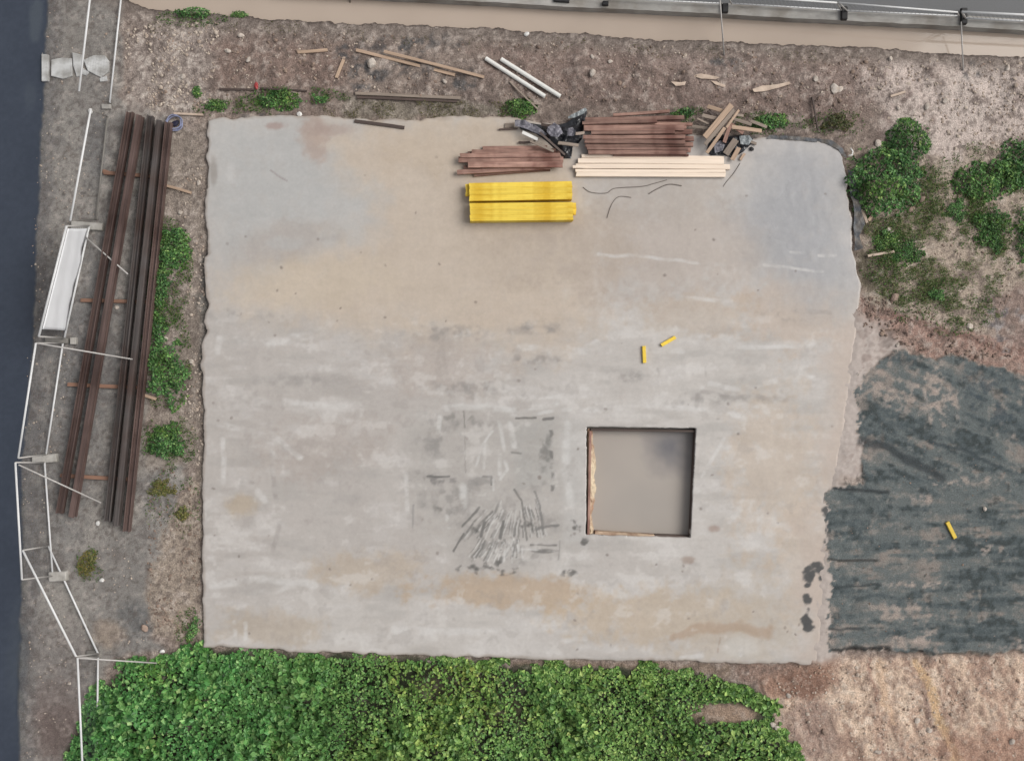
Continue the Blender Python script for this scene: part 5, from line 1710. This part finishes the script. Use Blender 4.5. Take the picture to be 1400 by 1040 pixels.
# ------------------------------------------------------------------ vegetation
DARKG = (4, 4.5, 2, .8, 3)
OLIVE = [(104, 108, 58), (84, 92, 48), (124, 118, 70), (70, 76, 40), (132, 128, 84)]
bush(1208, 250, 54, 48, .85, 'large dense dark green bush at the top right slab corner', seed=2, size=.12, ragged=.08, dense=.55, wts=DARKG)
bush(1240, 196, 30, 30, .6, 'small round bush above the large corner bush', seed=3, size=.10, ragged=.08, dense=.55, wts=(3, 5, .8, .3, 4))
bush(1352, 245, 48, 26, .6, 'wide green bush in the upper right, left half', seed=4, size=.12, ragged=.08, dense=.55, ang=-14)
bush(1398, 228, 34, 36, .7, 'green bush running out of the right edge beside the wide bush', seed=5, size=.12, ragged=.08, dense=.55, ang=-20)
bush(1355, 312, 25, 32, .22, 'low dark weed clump below the wide bush', seed=6, size=.08, wts=(3, 5, .8, .2, 4), ragged=.7)
bush(1402, 325, 16, 40, .35, 'weed clump cut by the right edge below the bushes', seed=7, size=.09, wts=DARKG)
bush(238, 340, 22, 30, .4, 'upper weed clump of the strip beside the steel beams', seed=8, size=.09, dense=.3)
bush(220, 390, 15, 32, .35, 'narrow weed clump just below the upper clump of the strip', seed=9, size=.09, dense=.3, ang=10, wts=DARKG)
bush(214, 455, 18, 26, .3, 'weed clump in the middle of the strip beside the beams', seed=10, size=.09, dense=.3, wts=DARKG)
bush(229, 512, 30, 46, .5, 'largest weed clump of the strip beside the beams', seed=11, size=.10, dense=.3)
bush(228, 605, 28, 26, .35, 'round weed clump standing alone beside the beams', seed=12, size=.09, dense=.3, ang=-20)
bush(122, 771, 13, 18, .12, 'low olive moss tuft on the dark gravel inside the fence', seed=13, size=.06, pal=OLIVE, ragged=.6, ang=20)
bush(262, 20, 30, 9, .25, 'flat weed clump on the ditch bank at the top left', seed=14, size=.08, wts=DARKG)
bush(328, 21, 13, 5, .15, 'tiny weed clump right of the flat one on the ditch bank', seed=15, size=.06, wts=DARKG)
bush(382, 136, 34, 14, .3, 'weed clump below the red scrap at the slab edge', seed=16, size=.09, dense=.3)
bush(438, 137, 18, 9, .25, 'small weed clump right of the one below the red scrap', seed=17, size=.08)
bush(296, 145, 17, 8, .2, 'small weed clump above the top left slab corner', seed=18, size=.07, wts=DARKG)
bush(270, 126, 6, 7, .15, 'tiny weed tuft in the rubble above the slab corner', seed=19, size=.06, wts=DARKG)
bush(711, 149, 21, 12, .3, 'weed clump below the white pipes at the slab edge', seed=20, size=.08, wts=DARKG)
bush(938, 157, 22, 10, .3, 'weed clump between the middle pile and the scrap heap', seed=21, size=.08, wts=DARKG)
bush(1052, 167, 26, 13, .3, 'weed clump right of the scrap heap', seed=22, size=.09, wts=DARKG)
bush(1144, 168, 24, 14, .3, 'dull brownish weed clump above the top right slab corner', seed=23, size=.08, pal=[(78, 84, 48), (62, 70, 40), (96, 98, 60), (50, 56, 34), (90, 80, 56)], ragged=.6)
bush(262, 856, 14, 18, .3, 'weed clump on orange soil at the lower left slab corner', seed=24, size=.09, wts=(3, 3, 3, 2, 1))
bush(250, 700, 9, 10, .15, 'tiny weed tuft beside the slab above the orange soil', seed=25, size=.06, pal=OLIVE, ragged=.7)
bush(1212, 328, 18, 16, .18, 'low weed patch beside the three white rocks', seed=26, size=.07, ragged=.7)
bush(1240, 346, 24, 16, .15, 'low dark weed patch right of the pale batten', seed=27, size=.07, wts=(3, 5, .6, .2, 4), ragged=.7)
bush(1278, 402, 13, 10, .15, 'small bright weed tuft low in the sparse grass', seed=28, size=.06, ragged=.7)
bush(1305, 290, 20, 18, .15, 'small weed patch between the wide bush and the three rocks', seed=29, size=.06, ragged=.8)
bush(220, 668, 20, 14, .06, 'faint olive weeds below the lone round clump', seed=30, size=.045, pal=OLIVE, ragged=.9, n=140)

# sparse grass on the right
rs = np.random.RandomState(77)
n = 36000
xs = rs.uniform(1175, 1420, n); ys = rs.uniform(215, 470, n)
ns = fbm(xs, ys, 30, 4, 5) + fbm(xs, ys, 9, 3, 9) * .5
dd = sdpoly(xs, ys, [(1180, 300), (1260, 225), (1310, 240), (1420, 270), (1420, 400), (1340, 452), (1255, 430), (1190, 396)], 5)
kp = (dd < 0) & (ns > rs.uniform(-.15, .55, n))
xs, ys = xs[kp], ys[kp]; n = len(xs)
zz = np.array([gz(a, b) for a, b in zip(xs, ys)])
pos = np.stack([(xs - 700) / S, (520 - ys) / S, zz + rs.uniform(.02, .07, n)], 1)
nn = rs.normal(size=(n, 3)) * .6; nn[:, 2] = np.abs(nn[:, 2]) + .5; nn /= np.linalg.norm(nn, axis=1)[:, None]
V_, F_, c = leaves(n, pos, nn, rs.uniform(.03, .075, n), leaf_cols(n, rs, [(104, 130, 70), (90, 118, 58), (126, 132, 84), (138, 130, 94), (74, 104, 50)], (3, 3, 2, 1.6, 2)), .4, rs)
tag(link('grass', np_mesh('grass', V_, F_, M_leaf, c, False)), 'sparse short grass on the tan soil at the right', 'grass', kind='stuff')
# thin grass along slab edge top and bank
n = 2600
xs = np.concatenate([rs.uniform(440, 700, n), rs.uniform(480, 1160, n // 2), rs.uniform(200, 480, n // 3)])
ys = np.concatenate([rs.uniform(138, 160, n), np.interp(xs[n:n + n // 2], *DB) + rs.uniform(8, 30, n // 2), rs.uniform(20, 45, n // 3)])
ns = fbm(xs, ys, 24, 3, 61); kp = ns > .1; xs, ys = xs[kp], ys[kp]; n = len(xs)
zz = np.array([gz(a, b) for a, b in zip(xs, ys)])
pos = np.stack([(xs - 700) / S, (520 - ys) / S, zz + rs.uniform(.01, .04, n)], 1)
nn = rs.normal(size=(n, 3)) * .6; nn[:, 2] = np.abs(nn[:, 2]) + .5; nn /= np.linalg.norm(nn, axis=1)[:, None]
V_, F_, c = leaves(n, pos, nn, rs.uniform(.025, .06, n), leaf_cols(n, rs, OLIVE + [(150, 138, 110)], (2, 2, 2, 1, 2, 2)), .35, rs)
tag(link('grass', np_mesh('grass', V_, F_, M_leaf, c, False)), 'thin dry grass along the upper slab edge and ditch bank', 'grass', kind='stuff')

# low grass round the weeds, mixed in with the bare soil
rs = np.random.RandomState(123)
X_, Y_ = [], []
for (cx_, cy_, rx_, ry_, k_) in [(228, 370, 36, 75, 1500), (226, 490, 36, 75, 1500), (230, 605, 40, 40, 700), (1215, 262, 75, 66, 1500), (1360, 250, 85, 60, 1500), (1355, 315, 45, 50, 800),
                                 (1215, 345, 50, 45, 1200), (1290, 420, 70, 40, 1000), (400, 138, 80, 20, 900), (262, 22, 50, 14, 300), (712, 150, 36, 16, 300), (1050, 168, 60, 16, 500),
                                 (1145, 168, 40, 20, 300), (262, 858, 26, 28, 250), (300, 146, 40, 12, 200), (940, 157, 40, 12, 200), (235, 690, 40, 50, 300), (122, 772, 22, 26, 160)]:
    a_ = rs.uniform(0, 6.28, k_); r_ = np.sqrt(rs.uniform(0, 1, k_))
    k_ = int(k_ * 1.6)
    a_ = rs.uniform(0, 6.28, k_); r_ = np.sqrt(rs.uniform(0, 1, k_))
    X_.append(cx_ + np.cos(a_) * r_ * rx_); Y_.append(cy_ + np.sin(a_) * r_ * ry_)
xs = np.concatenate(X_); ys = np.concatenate(Y_)
ok = (fbm(xs, ys, 22, 3, 211) > -.1) & (sdpoly(xs, ys, SLAB) > 3)
xs, ys = xs[ok], ys[ok]; n = len(xs)
zz = np.array([gz(a, b) for a, b in zip(xs, ys)])
pos = np.stack([(xs - 700) / S, (520 - ys) / S, zz + rs.uniform(.02, .10, n)], 1)
nn = rs.normal(size=(n, 3)) * .6; nn[:, 2] = np.abs(nn[:, 2]) + .5; nn /= np.linalg.norm(nn, axis=1)[:, None]
V_, F_, c = leaves(n, pos, nn, rs.uniform(.03, .09, n), leaf_cols(n, rs, [(92, 126, 60), (76, 108, 50), (112, 132, 76), (130, 128, 88), (60, 92, 42)], (3, 3, 2, 1, 2)), .4, rs)
tag(link('grass', np_mesh('grass', V_, F_, M_leaf, c, False)), 'low grass and small weeds round the bushes', 'grass', kind='stuff')
# broad-leaved ground cover along the bottom
rs = np.random.RandomState(99)
n = 60000
xs = rs.uniform(60, 1110, n); ys = rs.uniform(870, 1110, n)
dd = sdpoly(xs, ys, VEG, 20)
edge = fbm(xs, ys, 26, 3, 71) * 13 - 2
bald = np.minimum(np.hypot((xs - 992) / 50, (ys - 976) / 14), 9)
th1 = np.minimum(np.hypot((xs - 610) / 62, (ys - 936) / 20), np.hypot((xs - 685) / 46, (ys - 980) / 22))
dens = fbm(xs, ys, 40, 3, 75)
edge = edge + fbm(xs, ys, 9, 2, 73) * 5
kp = (dd + edge < 0) & (bald > .9 + .35 * dens + .25 * fbm(xs, ys, 10, 2, 93)) & ((th1 > 1.1) | (rs.rand(n) < .6)) & (rs.rand(n) < .82 + dens * .45)
xs, ys, dd, th1 = xs[kp], ys[kp], dd[kp], th1[kp]; n = len(xs)
def cover(x_, y_):
    l1_ = .5 + .5 * np.clip(fbm(x_, y_, 75, 3, 79) * 1.3, -1, 1)
    l2_ = .5 + .5 * np.clip(fbm(x_, y_, 30, 3, 85) * 1.4, -1, 1)
    return .08 + .42 * l1_ + .52 * l2_ ** 1.2


hh = cover(xs, ys) * sstep(4, -45, dd) + .05
gxn = (cover(xs + 4, ys) - cover(xs - 4, ys)) / (8 / S); gyn = -(cover(xs, ys + 4) - cover(xs, ys - 4)) / (8 / S)
yz_ = np.where(xs > 640, .8, 1.0)
hz = hh * yz_ * rs.uniform(.25, 1.0, n) ** .8 * (.72 + .5 * np.clip(fbm(xs, ys, 10, 2, 89), -1, 1))
hz = np.maximum(hz, .03)
zz = np.array([gz(a, b) for a, b in zip(xs, ys)])
k_ = (H - (zz + hz)) / H
pos = np.stack([(xs - 700) / S * k_, (520 - ys) / S * k_, zz + hz], 1)
nn = rs.normal(size=(n, 3)) * .42; nn[:, 2] = np.abs(nn[:, 2]) + .8; nn[:, 0] -= gxn * .28; nn[:, 1] -= gyn * .28; nn /= np.linalg.norm(nn, axis=1)[:, None]
pal_l = leaf_cols(n, rs, [(88, 138, 74), (74, 122, 66), (114, 158, 94), (138, 174, 108), (54, 98, 50)], (4, 4, 2.6, 1.2, 2))
pal_r = leaf_cols(n, rs, [(108, 142, 74), (92, 128, 66), (132, 162, 92), (150, 174, 98), (66, 100, 50)], (4, 4, 2.6, 1.4, 2))
wl = np.clip((fbm(xs, ys, 150, 3, 91) * .5 + (xs - 420) / 500 + .3), 0, 1)[:, None]
size = rs.uniform(.09, .205, n) * (.92 + .35 * np.clip(fbm(xs, ys, 45, 2, 95), -.6, 1)) * np.where(xs < 420, 1.08, .92)
cl2 = (pal_l * (1 - wl) + pal_r * wl) * rs.uniform(.72, 1.3, (n, 1))
ol = np.clip(fbm(xs, ys, 55, 3, 191) * 1.3 - .2 + 1.0 * (th1 < 1.3), 0, 1)[:, None] * .6       # yellowing, drier patches
cl2 = cl2 * (1 - ol) + cl2 * np.array([1.35, 1.02, .75]) * ol
dk = np.clip(fbm(xs, ys, 38, 3, 195) * 1.2 - .2, 0, 1)[:, None] * .5                               # darker kinds of weed
cl2 = cl2 * (1 - dk) + cl2 * np.array([.55, .68, .62]) * dk
V_, F_, c = leaves(n, pos, nn, size, np.clip(cl2 * 1.42, 0, .62), .72, rs)
tag(link('ground_cover', np_mesh('ground_cover', V_, F_, M_leaf, c, False)), 'thick broad leaved green ground cover along the bottom edge', 'ground cover', kind='stuff')
